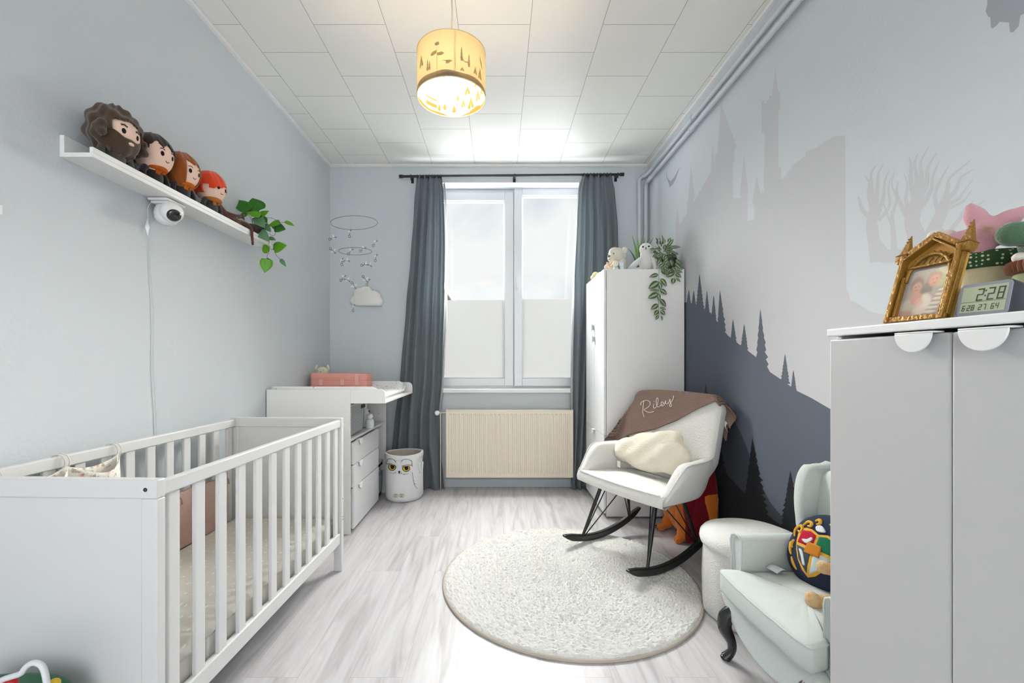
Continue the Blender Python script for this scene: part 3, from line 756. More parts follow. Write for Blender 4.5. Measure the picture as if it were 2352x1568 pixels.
LV = [((540, 400), (255, 200), 180, 0, 2.62), ((690, 400), (590, 175), 235, 0, 2.66), ((740, 490), (480, 415), 110, 1, 2.60), ((500, 450), (330, 535), 70, 0, 2.58), ((720, 495), (875, 395), 100, 1, 2.68),
      ((760, 515), (850, 610), 90, 0, 2.68), ((650, 510), (810, 690), 150, 2, 2.62), ((680, 735), (890, 925), 150, 2, 2.64), ((800, 640), (912, 765), 90, 2, 2.68), ((1065, 600), (850, 655), 105, 1, 2.72),
      ((1160, 590), (1320, 660), 60, 1, 2.76), ((985, 700), (1165, 715), 175, 0, 2.74), ((845, 1120), (795, 950), 95, 1, 2.72), ((850, 1228), (805, 1465), 155, 1, 2.72), ((965, 1060), (1180, 985), 185, 1, 2.76),
      ((1080, 1240), (1175, 1360), 55, 2, 2.78), ((950, 640), (985, 740), 60, 2, 2.74), ((880, 870), (1000, 900), 70, 2, 2.74)]
rnd = random.Random(3)
gs = [MB(), MB(), MB()]
for (b0, t0, w_, k, Y) in LV:
    B, Tp = z8(*b0, Y), z8(*t0, Y+.01*rnd.uniform(-1, 1)); d = (Tp-B)
    f = Vector((.35*rnd.uniform(-1, 1)+.25, -1, .35+.3*rnd.random()))
    leafmesh(gs[k], B, Tp, 1.3*w_*.1339*Y/F, f, True, .14, .06)
gg = MB()
for k in range(3):
    gg.k = k; gg.add(gs[k].v, gs[k].f)
put('foliage', gg, LG, t, world=True, smooth=180, solid=.0006)
g = MB(); pot_c = Vector((-1.482, 2.652, SF+.062))
for (b0, t0, w_, k, Y) in LV[:9]:
    B = z8(*b0, Y); g.tube(smoothpath([pot_c+Vector((rnd.uniform(-.02, .02), rnd.uniform(-.02, .02), 0)), (pot_c+B)/2+Vector((0, 0, .02)), B], 4), .0013, 5)
for pts in ([(650, 560, 2.65), (780, 700, 2.67), (880, 860, 2.70), (880, 1000, 2.72), (925, 1070, 2.73), (968, 1055, 2.74), (1000, 1160, 2.75), (1080, 1240, 2.78)], [(880, 1000, 2.72), (878, 1120, 2.72), (850, 1170, 2.72), (850, 1228, 2.72)],
            [(700, 520, 2.65), (830, 520, 2.68), (940, 535, 2.70), (1060, 600, 2.72), (1160, 600, 2.76)], [(880, 790, 2.70), (930, 825, 2.72), (985, 810, 2.74), (985, 700, 2.74)]):
    g.tube(smoothpath([z8(*p) for p in pts], 5), .0013, 5)
put('vine', g, mat('vine_stem', '#5b6a45', .7), t, world=True, smooth=180)

# ---- nursery camera under the ledge
cyy = 1.985; cxx = -1.49
t = thing('security_camera', 'white ball-shaped camera hanging under the picture ledge', 'camera', (cxx, cyy, SZ-.002))
put('mounting_plate', MB().box(-.055, -.06, -.012, .035, .055, 0).box(-.05, -.05, -.022, .03, .045, -.012), WHITE, t, bevel=.006)
qm = Vector((.55, -.42, -.45)).to_track_quat('Z', 'Y').to_matrix()
g = MB().lathe([(.034, -.020), (.040, -.024), (.046, -.040), (.049, -.058), (.046, -.078), (.036, -.094), (.020, -.104), (.001, -.107)], (-.012, 0, 0), 32, False)
put('base_dome', g, WHITE, t, smooth=180)
hc = Vector((.022, -.018, -.054))
put('lens_head', MB().ell(hc, (.046, .046, .046), None, 32, 20), WHITE, t, smooth=180)
put('lens', MB().lathe([(.001, .0475), (.016, .0470), (.027, .0405), (.0275, .036)], hc, 28, False, qm), mat('black_glass', (.006, .006, .007), .08, .8), t, smooth=60)
cb = MB(); X = XL+.006
P = [Vector((cxx-.045, cyy-.045, SZ-.02)), Vector((X+.004, cyy-.055, SZ-.06))] + [onx(px, py, X) for px, py in ((345, 540), (347, 620), (352, 700), (353, 780), (352, 850), (357, 930), (360, 1010))] + [Vector((X, 2.0, .35))]
cb.tube(smoothpath(P, 5), .0017, 6)
cab = put('cable', cb, mat('cable_white', '#c9ccce', .5), t, world=True, smooth=180)
p = onx(338, 522, X+.004)
put('cable_tag', MB().prism([(-.012, 0), (0, .038), (.012, .002), (.002, -.036)], lambda u, v: p+Vector((0, u, v)), (.001, 0, 0)), mat('tag_white', '#eef1f0', .5), cab, world=True, smooth=0)
# light switch at the picture's left edge
p = onx(-34, 473, XL)
t = thing('wall_fitting', 'small white wall fitting cut off by the left edge of the photo', 'fitting', p)
put('cover_plate', MB().box(0, -.04, -.016, .009, .04, .016), WHITE, t, bevel=.003)
put('button', MB().box(.009, -.02, -.008, .012, .02, .008), WHITE, t, bevel=.001)

# ================================================================ CRIB
crib = thing('crib', 'white slatted baby crib along the left wall', 'crib', (-.905, 1.162, 0), R(-1.9))
CW, CL = .628, 1.282
def endp(y0, y1, near):
    s = -1 if near else 1
    m = MB()
    ym = (y0+y1)/2
    m.box(-.045, y0, 0, 0, y1, .798); m.box(-CW, y0, 0, -CW+.045, y1, .798)
    put('leg_post', MB().box(-.045, y0, 0, 0, y1, .797), CRIBW, crib, bevel=.003)
    put('leg_post', MB().box(-CW, y0, 0, -CW+.045, y1, .797), CRIBW, crib, bevel=.003)
    put('end_rail', MB().box(-CW, y0-.001, .797, 0, y1+.001, .848), CRIBW, crib, bevel=.004)
    put('end_panel', MB().box(-CW+.045, y0+.005, .15, -.045, y1-.005, .797), CRIBW, crib, bevel=.001)
    for x in (-.032, -CW+.032):
        yy = y0-.0015 if near else y1+.0015
        put('bolt_hole', MB().lathe([(.001, 0), (.0055, 0), (.006, .002)], (x, yy, .822), 16, False, Matrix.Rotation(R(90 if not near else -90), 3, 'X')), BLACK, crib)
endp(0, .028, True); endp(CL-.028, CL, False)
for y, z in ((CL-.014, .285), (CL-.014, .300), (CL-.016, .40)): put('bolt_hole', MB().ell((.0005, y, z), (.0012, .0035, .0035), None, 10, 6), BLACK, crib)
for sx, nm in ((0, 'right'), (-CW, 'left')):
    x0, x1 = (-.030, -.006) if sx == 0 else (-CW+.006, -CW+.030)
    put('top_rail', MB().box(x0, .028, .798, x1, CL-.028, .838), CRIBW, crib, bevel=.004)
    put('bottom_rail', MB().box(x0, .028, .155, x1, CL-.028, .215), CRIBW, crib, bevel=.004)
    for i in range(12):
        y = .074+.1035*i
        xm_ = (x0+x1)/2
        put('slat', MB().box(xm_-.0065, y-.021, .21, xm_+.0065, y+.021, .80), CRIBW, crib, bevel=.003)
put('bed_base', MB().box(-CW+.03, .03, .178, -.03, CL-.03, .19), FURN, crib, smooth=0)
# mattress
def sheet_mat():
    m, nt, b = nodes('fitted_sheet'); co = objco(nt)
    v = nt.nodes.new('ShaderNodeTexVoronoi'); v.voronoi_dimensions = '2D'; v.inputs['Scale'].default_value = 19; v.inputs['Randomness'].default_value = .45
    mp = nt.nodes.new('ShaderNodeMapping'); mp.inputs['Scale'].default_value = (1.5, .75, .8); L(nt, co, mp.inputs[0]); L(nt, mp.outputs[0], v.inputs['Vector'])
    r_ = nt.nodes.new('ShaderNodeValToRGB'); e = r_.color_ramp.elements
    e[0].position = .09; e[0].color = (.82, .80, .76, 1); e[1].position = .12; e[1].color = (.65, .62, .565, 1)
    L(nt, v.outputs['Distance'], r_.inputs[0]); L(nt, r_.outputs[0], b.inputs['Base Color']); b.inputs['Roughness'].default_value = .85
    return m
mt = thing('mattress', 'crib mattress in a beige drop-patterned fitted sheet', 'mattress', WM['crib'] @ Vector((-CW/2, CL/2, .191)), R(-1.9))
hw, hl = CW/2-.036, CL/2-.036
def mfn(u, v):
    x, y = -hw+2*hw*u, -hl+2*hl*v
    e = min(hw-abs(x), hl-abs(y)); rr = .03
    z = .112-(rr-math.sqrt(max(0, rr*rr-(rr-min(e, rr))**2)))
    wv = max(0, min(1, (-y-.05)*2.5))*max(0, (x+hw)/hw)**.7
    z += wv*.004*math.sin(y*75+6*x+2*math.sin(x*14+y*5))+.004*noise.noise(Vector((x*5, y*5, 0)))
    return Vector((x, y, z))
g = MB().sheet(mfn, 60, 120)
def side(u, v):
    a = u*4; i = int(a) % 4; f_ = a-int(a)
    c = [(-hw, -hl), (hw, -hl), (hw, hl), (-hw, hl), (-hw, -hl)]
    x = c[i][0]+(c[i+1][0]-c[i][0])*f_; y = c[i][1]+(c[i+1][1]-c[i][1])*f_
    b_ = .004*math.sin(v*9+y*30)*math.sin(PI*v)
    return Vector((x*(1+b_), y*(1+b_/2), .084*v))
g.sheet(side, 160, 8); g.add([(-hw, -hl, 0), (hw, -hl, 0), (hw, hl, 0), (-hw, hl, 0)], [(3, 2, 1, 0)])
put('fitted_sheet', g, sheet_mat(), mt, smooth=60)
# bumper
PINK = mat('pink_muslin', '#c6a598', .9, .1, bump=.35, bscale=120, sheen=.2, vary=.08, vscale=60)
bp = thing('crib_bumper', 'dusty pink quilted bumper tied inside the far side of the crib', 'bumper', WM['crib'] @ Vector((-CW+.046, .1, .303)), R(-1.9))
def bfn(sd):
    def fn(u, v):
        y = .0+1.06*u; z = .255*v
        q = abs(math.sin(PI*(u*3)))**.45
        th = .016*(.35+.65*q)*math.sin(PI*max(.03, min(.97, v)))**.35+.002*noise.noise(Vector((y*25, z*25, 0)))
        return Vector((sd*th, y, z+.004*math.sin(u*19)*v))
    return fn
put('padding', MB().sheet(bfn(1), 90, 20).sheet(bfn(-1), 90, 20), PINK, bp, smooth=180)
g = MB()
for y in (.02, .36, .71, 1.04):
    g.ring((-.002, y, .262), .010, .004, (.2, 1, .1), 12, 6); g.ring((-.002, y+.014, .266), .009, .004, (.6, .6, .2), 12, 6); g.tube([(0, y, .25), (.014, y+.008, .23), (.016, y+.01, .205)], .003, 6)
put('tie_bow', g, mat('bow_taupe', '#a58b7a', .9), bp, smooth=180)
# hanging floral organiser on the wall-side rail
def floral():
    m, nt, b = nodes('floral_muslin'); co = objco(nt)
    v = nt.nodes.new('ShaderNodeTexVoronoi'); v.inputs['Scale'].default_value = 26; L(nt, co, v.inputs['Vector'])
    r_ = nt.nodes.new('ShaderNodeValToRGB'); e = r_.color_ramp.elements
    e[0].position = .12; e[0].color = (.62, .36, .31, 1); e[1].position = .36; e[1].color = (.80, .77, .69, 1)
    x = e.new(.22); x.color = (.74, .62, .55, 1)
    n = nt.nodes.new('ShaderNodeTexNoise'); n.inputs['Scale'].default_value = 60; L(nt, co, n.inputs['Vector'])
    r2 = nt.nodes.new('ShaderNodeValToRGB'); e = r2.color_ramp.elements; e[0].position = .36; e[0].color = (.45, .42, .33, 1); e[1].position = .44; e[1].color = (1, 1, 1, 1)
    mx = nt.nodes.new('ShaderNodeMix'); mx.data_type = 'RGBA'; mx.blend_type = 'MULTIPLY'; mx.inputs[0].default_value = .8
    L(nt, v.outputs['Distance'], r_.inputs[0]); L(nt, n.outputs['Fac'], r2.inputs[0]); L(nt, r_.outputs[0], mx.inputs[6]); L(nt, r2.outputs[0], mx.inputs[7]); L(nt, mx.outputs[2], b.inputs['Base Color'])
    b.inputs['Roughness'].default_value = .9; return m
FLO = floral()
og = thing('hanging_organiser', 'cream floral cloth pocket hanging inside the crib from the wall-side rail', 'organiser', WM['crib'] @ Vector((-CW+.034, .09, .80)), R(-1.9))
def ofn(front):
    def fn(u, v):
        y = .03+.40*u
        k = abs(math.sin(2*PI*min(.999, u)*.5*2))          # two pockets, sagging between straps
        sag = .045*math.sin(PI*((u*2) % 1))**.8
        z = .004-sag*(1 if front else .55)-(.26-sag)*v
        x = (.012+.050*math.sin(PI*((u*2) % 1))*(1-.35*v)) if front else .006
        x += .004*noise.noise(Vector((y*30, z*20, 3)))
        return Vector((x, y, z))
    return fn
put('pocket', MB().sheet(ofn(True), 60, 16), FLO, og, smooth=180, solid=.002)
put('backing', MB().sheet(ofn(False), 60, 16), FLO, og, smooth=180, solid=.002)
for y in (.03, .23, .43):
    g = MB()
    for dy in (-.008, .008):
        g.ring((-.016, y+dy, .018), .027, .0026, (0, 1, .05), 20, 6)
    put('strap', g, mat('cream_tape', '#ddd8cc', .9), og, smooth=180)

# ================================================================ CHANGING TABLE
TY0, TY1, TX = 2.927, 3.872, -.990
tab = thing('changing_table', 'white changing table with three drawers in the left corner', 'changing table', ((XL+TX)/2, (TY0+TY1)/2, 0))
zt = .972
def tb(nm, *a, bevel=.0018, m=None): return put(nm, MB().box(*a), m or FURN, tab, world=True, bevel=bevel)
tb('side_panel', XL+.006, TY0, 0, TX, TY0+.018, zt)
tb('side_panel', XL+.006, TY1-.018, 0, TX, TY1, zt)
tb('back_panel', XL+.006, TY0+.018, .02, XL+.014, TY1-.018, zt-.02)
tb('top_panel', XL+.014, TY0+.018, zt-.085, TX, TY1-.018, zt-.068)
EX = -.757
# fold-out part with rounded cheeks
for y0, y1 in ((TY0+.001, TY0+.017), (TY1-.017, TY1-.001)):
    g = MB().prism(rrect(TX, .878, EX, zt+.003, [.035, .004, .002, .002]), lambda u, v: (u, y0, v), (0, y1-y0, 0))
    put('changing_cheek', g, FURN, tab, world=True, bevel=.002)
tb('changing_board', TX, TY0+.017, .878, EX, TY1-.017, .892)
DY1 = 3.572
tb('drawer_divider', XL+.014, DY1, .02, TX-.018, DY1+.016, .618)
tb('shelf', XL+.014, TY0+.018, .618, TX-.004, TY1-.018, .634)
tb('shelf', XL+.014, DY1+.016, .285, TX-.02, TY1-.018, .301)
tb('plinth', XL+.05, TY0+.018, 0, TX-.03, DY1, .03)
def handle(parent, c, nrm, along, w_=.075, dr=.036, world=True):
    """half-moon tab that hooks over the top edge of a door or drawer"""
    c, nrm, al = Vector(c), Vector(nrm), Vector(along)
    pts = [(w_/2*math.cos(PI+PI*k/20), dr*math.sin(PI+PI*k/20)) for k in range(21)]
    g = MB().prism(pts, lambda u, v: c+nrm*.016+al*u+Vector((0, 0, v)), nrm*.004)
    a, b_ = c-al*(w_/2), c+al*(w_/2)
    z = Vector((0, 0, .0035))
    g.loft([[a-nrm*.006, a+nrm*.020, a+nrm*.020+z, a-nrm*.006+z], [b_-nrm*.006, b_+nrm*.020, b_+nrm*.020+z, b_-nrm*.006+z]])
    return put('handle', g, WHITE, parent, world=world, bevel=.0015)
zz = [(.463, .612), (.308, .458), (.03, .303)]
for z0_, z1_ in zz:
    d = put('drawer', MB().box(TX, TY0+.022, z0_, TX+.016, DY1-.002, z1_), mat('drawer_front', (.62, .625, .635), .45), tab, world=True, bevel=.0025)
    put('drawer_box', MB().box(XL+.06, TY0+.03, z0_+.01, TX, DY1-.012, z1_-.03), FURN, d, world=True, smooth=0)
    handle(d, (TX+.004, TY0+.165, z1_), (1, 0, 0), (0, 1, 0))
g = MB()
for z in (.70, .80): g.ell((TX-.06, TY1-.0185, z), (.0035, .001, .0035), None, 10, 6)
for k in range(9): g.ell((TX-.045, TY1-.0185, .36+.027*k), (.0018, .001, .0018), None, 8, 6)
put('screw_hole', g, mat('hole_grey', '#77787a', .8), tab, world=True)
# perforated basket
def perf():
    m, nt, b = nodes('perforated_plastic'); tc = nt.nodes.new('ShaderNodeTexCoord')
    sx = nt.nodes.new('ShaderNodeSeparateXYZ'); L(nt, tc.outputs['Object'], sx.inputs[0])
    ad = nt.nodes.new('ShaderNodeMath'); ad.operation = 'ADD'; L(nt, sx.outputs[0], ad.inputs[0]); L(nt, sx.outputs[1], ad.inputs[1])
    cb = nt.nodes.new('ShaderNodeCombineXYZ'); L(nt, ad.outputs[0], cb.inputs[0]); L(nt, sx.outputs[2], cb.inputs[1])
    mp = nt.nodes.new('ShaderNodeMapping'); mp.inputs['Scale'].default_value = (70, 58, 1); mp.inputs['Rotation'].default_value = (0, 0, R(45)); L(nt, cb.outputs[0], mp.inputs[0])
    v = nt.nodes.new('ShaderNodeTexVoronoi'); v.voronoi_dimensions = '2D'; v.inputs['Scale'].default_value = 1; v.inputs['Randomness'].default_value = 0; L(nt, mp.outputs[0], v.inputs['Vector'])
    r_ = nt.nodes.new('ShaderNodeValToRGB'); e = r_.color_ramp.elements; e[0].position = .26; e[0].color = (.07, .075, .085, 1); e[1].position = .31; e[1].color = (.44, .455, .48, 1)
    L(nt, v.outputs['Distance'], r_.inputs[0]); L(nt, r_.outputs[0], b.inputs['Base Color']); b.inputs['Roughness'].default_value = .45
    return m
bk = thing('storage_basket', 'grey perforated plastic basket in the open bay above the drawers', 'basket', (-1.17, 3.155, .635))
def rr3(w_, d_, r_, z): return [Vector((x, y, z)) for x, y in rrect(-w_/2, -d_/2, w_/2, d_/2, r_, 8)]
g = MB().loft([rr3(.27, .36, .05, .002), rr3(.29, .38, .07, .006), rr3(.305, .395, .08, .03), rr3(.33, .42, .08, .222), rr3(.322, .412, .078, .222), rr3(.298, .388, .075, .03), rr3(.28, .37, .06, .008)])
put('basket_body', g, perf(), bk, smooth=60)
put('basket_rim', MB().loft([rr3(.332, .422, .08, .212), rr3(.340, .430, .085, .218), rr3(.340, .430, .085, .228), rr3(.318, .408, .075, .228), rr3(.318, .408, .075, .212)], caps=False), mat('basket_grey', (.45, .465, .49), .45), bk, smooth=60)
put('handle_hole', MB().box(.158, .06, .178, .1685, .15, .205), mat('dark_slot', '#23262a', .6), bk, bevel=.012, seg=3)
bt = thing('lotion_bottle', 'white bottle standing beside the grey basket in the open bay', 'bottle', (-1.015, 3.46, .635))
put('bottle', MB().lathe([(.001, 0), (.030, 0), (.032, .006), (.032, .055), (.028, .066), (.014, .072), (.013, .082)], n=24), mat('bottle_white', '#e4e6e6', .35), bt)
put('cap', MB().ell((0, 0, .092), (.025, .025, .022)), WHITE, bt, smooth=180)
bt = thing('black_lettered_bottle', 'white bottle with a dark marking behind the grey basket', 'bottle', (-1.07, 3.52, .635))
put('bottle', MB().lathe([(.001, 0), (.032, 0), (.034, .006), (.034, .12), (.026, .14), (.013, .146), (.013, .16)], n=24), MATS['bottle_white'], bt)
put('cap', MB().lathe([(.015, .158), (.017, .16), (.017, .19), (.001, .192)], n=20), WHITE, bt)
put('marking', MB().tube(smoothpath([(.030, -.012, .118), (.033, -.008, .128), (.0345, .002, .128), (.034, .008, .118), (.0345, .002, .108), (.0345, -.002, .100)], 4), .003, 6), INK, bt)
# pale blue bin in the low bay, towel above
bn = thing('storage_bin', 'pale blue bin in the lowest bay beside the drawers', 'bin', (-1.12, 3.725, 0))
g = MB().loft([rr3(.20, .20, .02, .035), rr3(.22, .22, .025, .04), rr3(.235, .235, .028, .205), rr3(.225, .225, .025, .205), rr3(.21, .21, .02, .045)])
put('bin_body', g, mat('pale_blue_plastic', '#bcd3d6', .4), bn, smooth=60)
put('bin_base', MB().box(-.1, -.1, 0, .1, .1, .036), mat('bin_base_dark', '#39464a', .6), bn)
cl = MB().ell((.02, -.02, .205), (.07, .06, .03)).ell((.07, .04, .215), (.04, .05, .035)).ell((-.03, .03, .21), (.06, .06, .03))
tw = thing('cloth_bundle', 'crumpled pale cloths piled in the pale blue bin', 'cloth', (-1.12, 3.725, .0))
put('cloth', cl, mat('crumpled_cloth', '#cfd8d8', .9, bump=.4, bscale=60), tw, remesh=.006)
tp = put('top_panel_dark', MB().box(-1.2, 3.60, .258, -1.015, 3.845, .284), mat('dark_green_cloth', '#20302f', .9), None)
tag(tp, 'dark green folded cloth tucked above the pale blue bin', 'cloth'); tp.name = 'folded_cloth'
# changing mat
cm = thing('changing_mat', 'white speckled changing mat on top of the changing table', 'changing mat', (-1.15, 3.37, .906))
def speck():
    m, nt, b = nodes('speckled_mat'); co = objco(nt)
    v = nt.nodes.new('ShaderNodeTexVoronoi'); v.inputs['Scale'].default_value = 24; L(nt, co, v.inputs['Vector'])
    r_ = nt.nodes.new('ShaderNodeValToRGB'); e = r_.color_ramp.elements; e[0].position = .12; e[0].color = (.42, .42, .40, 1); e[1].position = .17; e[1].color = (.80, .80, .79, 1)
    L(nt, v.outputs['Distance'], r_.inputs[0]); L(nt, r_.outputs[0], b.inputs['Base Color']); b.inputs['Roughness'].default_value = .5; return m
W2, H2 = .37, .415
def cfn(u, v):
    x, y = -.39+.735*u, -H2+2*H2*v
    k = (abs(y)/H2)
    z = .022+.070*max(0, (k-.62)/.38)**1.4
    if k > .985: z = .06
    z -= .03*max(0, (u-.93)/.07)**2
    return Vector((x+.0*z, y, z))
g = MB().sheet(cfn, 30, 60)
put('mat_surface', g, speck(), cm, smooth=60, solid=-.022)
put('mat_edge', MB().tube([Vector((.345, y, max(.010, cfn(1, (y+H2)/(2*H2)).z-.012))) for y in [-.40+.80*i/40 for i in range(41)]], .011, 8), mat('mat_white', '#e6e7e5', .5), cm, smooth=180)
# pink organiser
pk = thing('fabric_organiser', 'coral pink quilted organiser basket at the back of the changing table', 'organiser', (-1.285, 3.60, zt-.068), 0)
PK = mat('coral_cotton', '#df9f93', .9, .1, bump=.15, bscale=300)
pw, pd, ph_ = .46, .20, .158
def pfn(w_, d_, z, r_=.04): return [Vector((x, y, z+.004*math.sin(x*22+y*9))) for x, y in rrect(-w_/2, -d_/2, w_/2, d_/2, r_, 6)]
rings = [pfn(pw-.02, pd-.02, .002)]
for i in range(13):
    z = .006+(ph_-.006)*i/12; q = .004*abs(math.sin(PI*z/.052)); rings.append(pfn(pw-.008+2*q, pd-.008+2*q, z))
rings += [pfn(pw-.03, pd-.03, ph_-.002), pfn(pw-.03, pd-.03, .01)]
put('basket_body', MB().loft(rings), PK, pk, smooth=60)
for z in (.056, .106): put('seam', MB().tube(pfn(pw+.002, pd+.002, z)+pfn(pw+.002, pd+.002, z)[:1], .0025, 6), MATS['coral_cotton'], pk, smooth=180)
for x in (-.13, .04, .155):
    put('loop', MB().box(x-.016, -pd/2-.008, .062, x+.016, -pd/2-.001, .112 if x < .15 else .158), mat('coral_light', '#e3ada1', .9), pk, bevel=.003)
bw = thing('cream_soft_toy', 'cream cloth soft toy peeking out of the coral organiser', 'soft toy', (-1.445, 3.60, zt-.068+.012), 0)
put('body', MB().ell((0, 0, .10), (.055, .03, .10)).ell((0, 0, .165), (.05, .028, .035)), mat('cream_plush', '#d9d2bd', .95, .1, bump=.3, bscale=300), bw, remesh=.005)
for s in (-1, 1): put('ear', MB().ell((s*.048, 0, .195), (.010, .012, .022), Matrix.Rotation(R(-18*s), 3, 'Y')), MATS['cream_plush'], bw, smooth=180)
g = MB()
for x, z in ((-.024, .165), (-.004, .158), (.022, .172)): g.ell((x, -.029, z), (.003, .002, .003), None, 8, 6)
put('face', g, INK, bw, smooth=180)

# ================================================================ OWL LAUNDRY BASKET
OC, OR_ = Vector((-.802, 3.735, 0)), .158
ob = thing('laundry_basket', 'round white cloth basket with an owl face, left of the radiator', 'basket', OC)
CANV = mat('white_canvas', (.72, .725, .73), .9, .1, bump=.12, bscale=220)
OH = .385
g = MB(); prof = [(.128, 0), (.150, .006), (.158, .03), (.1565, .12), (.158, .22), (.156, .30), (.158, OH-.04), (.160, OH-.006), (.158, OH), (.150, OH), (.147, OH-.02), (.148, .03), (.0, .02)]
rings = []
for r_, z in prof:
    rings.append([Vector(((r_+.003*math.sin(3*a+z*14)+.002*math.sin(7*a))*math.cos(a), (r_+.003*math.sin(3*a+z*14))*math.sin(a), z+.004*math.sin(2*a+1)*(z > .1))) for a in [2*PI*k/56 for k in range(56)]])
put('basket_body', g.loft(rings, caps=False), [CANV], ob, smooth=60)
put('rim_band', MB().loft([[Vector((rr_*math.cos(a), rr_*math.sin(a), z+.004*math.sin(2*a+1))) for a in [2*PI*k/56 for k in range(56)]] for rr_, z in ((.1605, OH-.032), (.1625, OH-.028), (.1625, OH+.002), (.148, OH+.004), (.146, OH-.02))], caps=False), CANV, ob, smooth=50)
put('inner_lining', MB().lathe([(.1435, OH-.004), (.1405, OH-.03), (.1405, .03), (0, .025)], n=48, caps=False), mat('basket_lining', '#b9b1a0', .9), ob, smooth=180)
def ocyl(px, py, k=.0035):
    o = Vector((0, 0, H)); d = Vector(((px-CX)/F, 1, (CY-py)/F)); rr_ = OR_+k
    ox, oy = o.x-OC.x, o.y-OC.y
    A = d.x**2+d.y**2; B_ = 2*(ox*d.x+oy*d.y); C_ = ox*ox+oy*oy-rr_*rr_
    return o+d*((-B_-math.sqrt(max(0, B_*B_-4*A*C_)))/(2*A))
def z3(x, y): return (600+.29337*x, 800+.29337*y)
def opatch(g, pts, k=.0035): g.add([ocyl(*z3(*p), k) for p in pts], [tuple(range(len(pts)))[::-1]])
def oval(cx, cy, a, c, n=20, cut=None):
    P = [(cx+a*math.cos(2*PI*i/n), cy+c*math.sin(2*PI*i/n)) for i in range(n)]
    return [(x, max(y, cut(x))) if cut else (x, y) for x, y in P]
lidL = lambda x: 908+.22*(x-998); lidR = lambda x: 925-.10*(x-1100)
g1, g2, g3 = MB(), MB(), MB()
for (cx, cy, lid) in ((1025, 928, lidL), (1135, 937, lidR)):
    opatch(g1, oval(cx, cy, 31, 29, cut=lid), .0040); opatch(g2, oval(cx, cy, 26, 24, cut=lambda x: lid(x)+4), .0048); opatch(g1, oval(cx+2, cy-2, 15, 18, cut=lambda x: lid(x)+4), .0056)
ln = MB()
def oline(pts, w_=.0018, k=.004, mb=None): (mb or ln).tube(smoothpath([ocyl(*z3(*p), k) for p in pts], 4), w_, 6)
oline([(985, 905), (1010, 903), (1055, 922)], .002); oline([(1100, 922), (1140, 912), (1180, 914)], .002)
def dots(pts):
    for a, c in zip(pts[::1], pts[1:]): oline([a, ((a[0]+c[0])/2, (a[1]+c[1])/2-4), c])
dots([(980, 905), (983, 880), (995, 865), (1010, 865), (1030, 870), (1045, 878), (1053, 892)])
dots([(1095, 890), (1105, 876), (1125, 870), (1145, 870), (1165, 876), (1178, 884), (1183, 925)])
for P in ([(1010, 972), (1018, 976)], [(1028, 977), (1040, 976)], [(1046, 974), (1056, 968)], [(1090, 972), (1102, 980)], [(1110, 983), (1130, 986)], [(1138, 985), (1150, 978)]): oline(P, .0017)
for P in ([(1183, 970), (1188, 1010), (1190, 1035)], [(1192, 1040), (1200, 1065), (1212, 1085), (1224, 1097)], [(1193, 1030), (1198, 1040)], [(1200, 1055), (1207, 1062)]): oline(P, .0013)
opatch(g1, [(1072, 958), (1088, 958), (1085, 975), (1080, 983), (1075, 975)], .0042)
put('eye_outline', g1, INK, ob, world=True, smooth=0); put('iris', g2, mat('owl_yellow', '#c7b02f', .6), ob, world=True, smooth=0); put('feather_lines', ln, INK, ob, world=True, smooth=180)
ft = MB()
for x0_ in (1042, 1090):
    for k in range(3):
        cx = x0_+10*k
        oline([(cx+9*math.cos(2*PI*i/12), 1152+13*math.sin(2*PI*i/12)) for i in range(13)], .0012, .0035, ft)
put('claws', ft, mat('owl_gold', '#a88f2a', .6), ob, world=True, smooth=180)
for s in (1, -1):
    a = R(-20) if s > 0 else R(160)
    g = MB(); ring_ = []
    for i in range(13):
        tt = PI*i/12; da = .17*math.cos(tt); z = OH-.075-.085*math.sin(tt)
        ring_.append(Vector(((OR_+.008)*math.cos(a+da), (OR_+.008)*math.sin(a+da), z)))
    g.tube(ring_, .006, 8)
    put('handle', g, CANV, ob, smooth=180)

# ================================================================ CLOUD LAMP AND MOBILE
cw = YB
c0 = at(804, 703, cw-.03)
def zc4(x, y): return (720+.2551*x, 380+.2551*y)
co_ = [(330, 1220), (345, 1185), (365, 1168), (362, 1140), (378, 1110), (410, 1098), (430, 1098), (450, 1085), (480, 1083), (510, 1093), (530, 1122), (560, 1125), (590, 1145), (605, 1185), (622, 1205), (624, 1230), (605, 1255), (580, 1262), (460, 1262), (370, 1258), (345, 1245)]
P3 = [at(*zc4(*p), cw-.045) for p in co_]
cc = sum(P3, Vector())/len(P3)
cld = thing('cloud_lamp', 'white cloud-shaped wall lamp in the left corner, below the key mobile', 'lamp', (cc.x, cw, cc.z))
g = MB(); P3 = smoothpath(P3, 4, True)
def shr(k, y): return [Vector((cc.x+(p.x-cc.x)*k, y, cc.z+(p.z-cc.z)*k)) for p in P3]
g.loft([shr(.94, cw-.012), shr(1, cw-.016), shr(1, cw-.040), shr(.975, cw-.052), shr(.92, cw-.058)])
put('diffuser', g, mat('cloud_plastic', (.74, .735, .70), .45), cld, world=True, smooth=50)
put('wall_plate', MB().loft([shr(.90, cw), shr(.90, cw-.013)]), mat('cloud_plate', '#c9cac6', .5), cld, world=True)

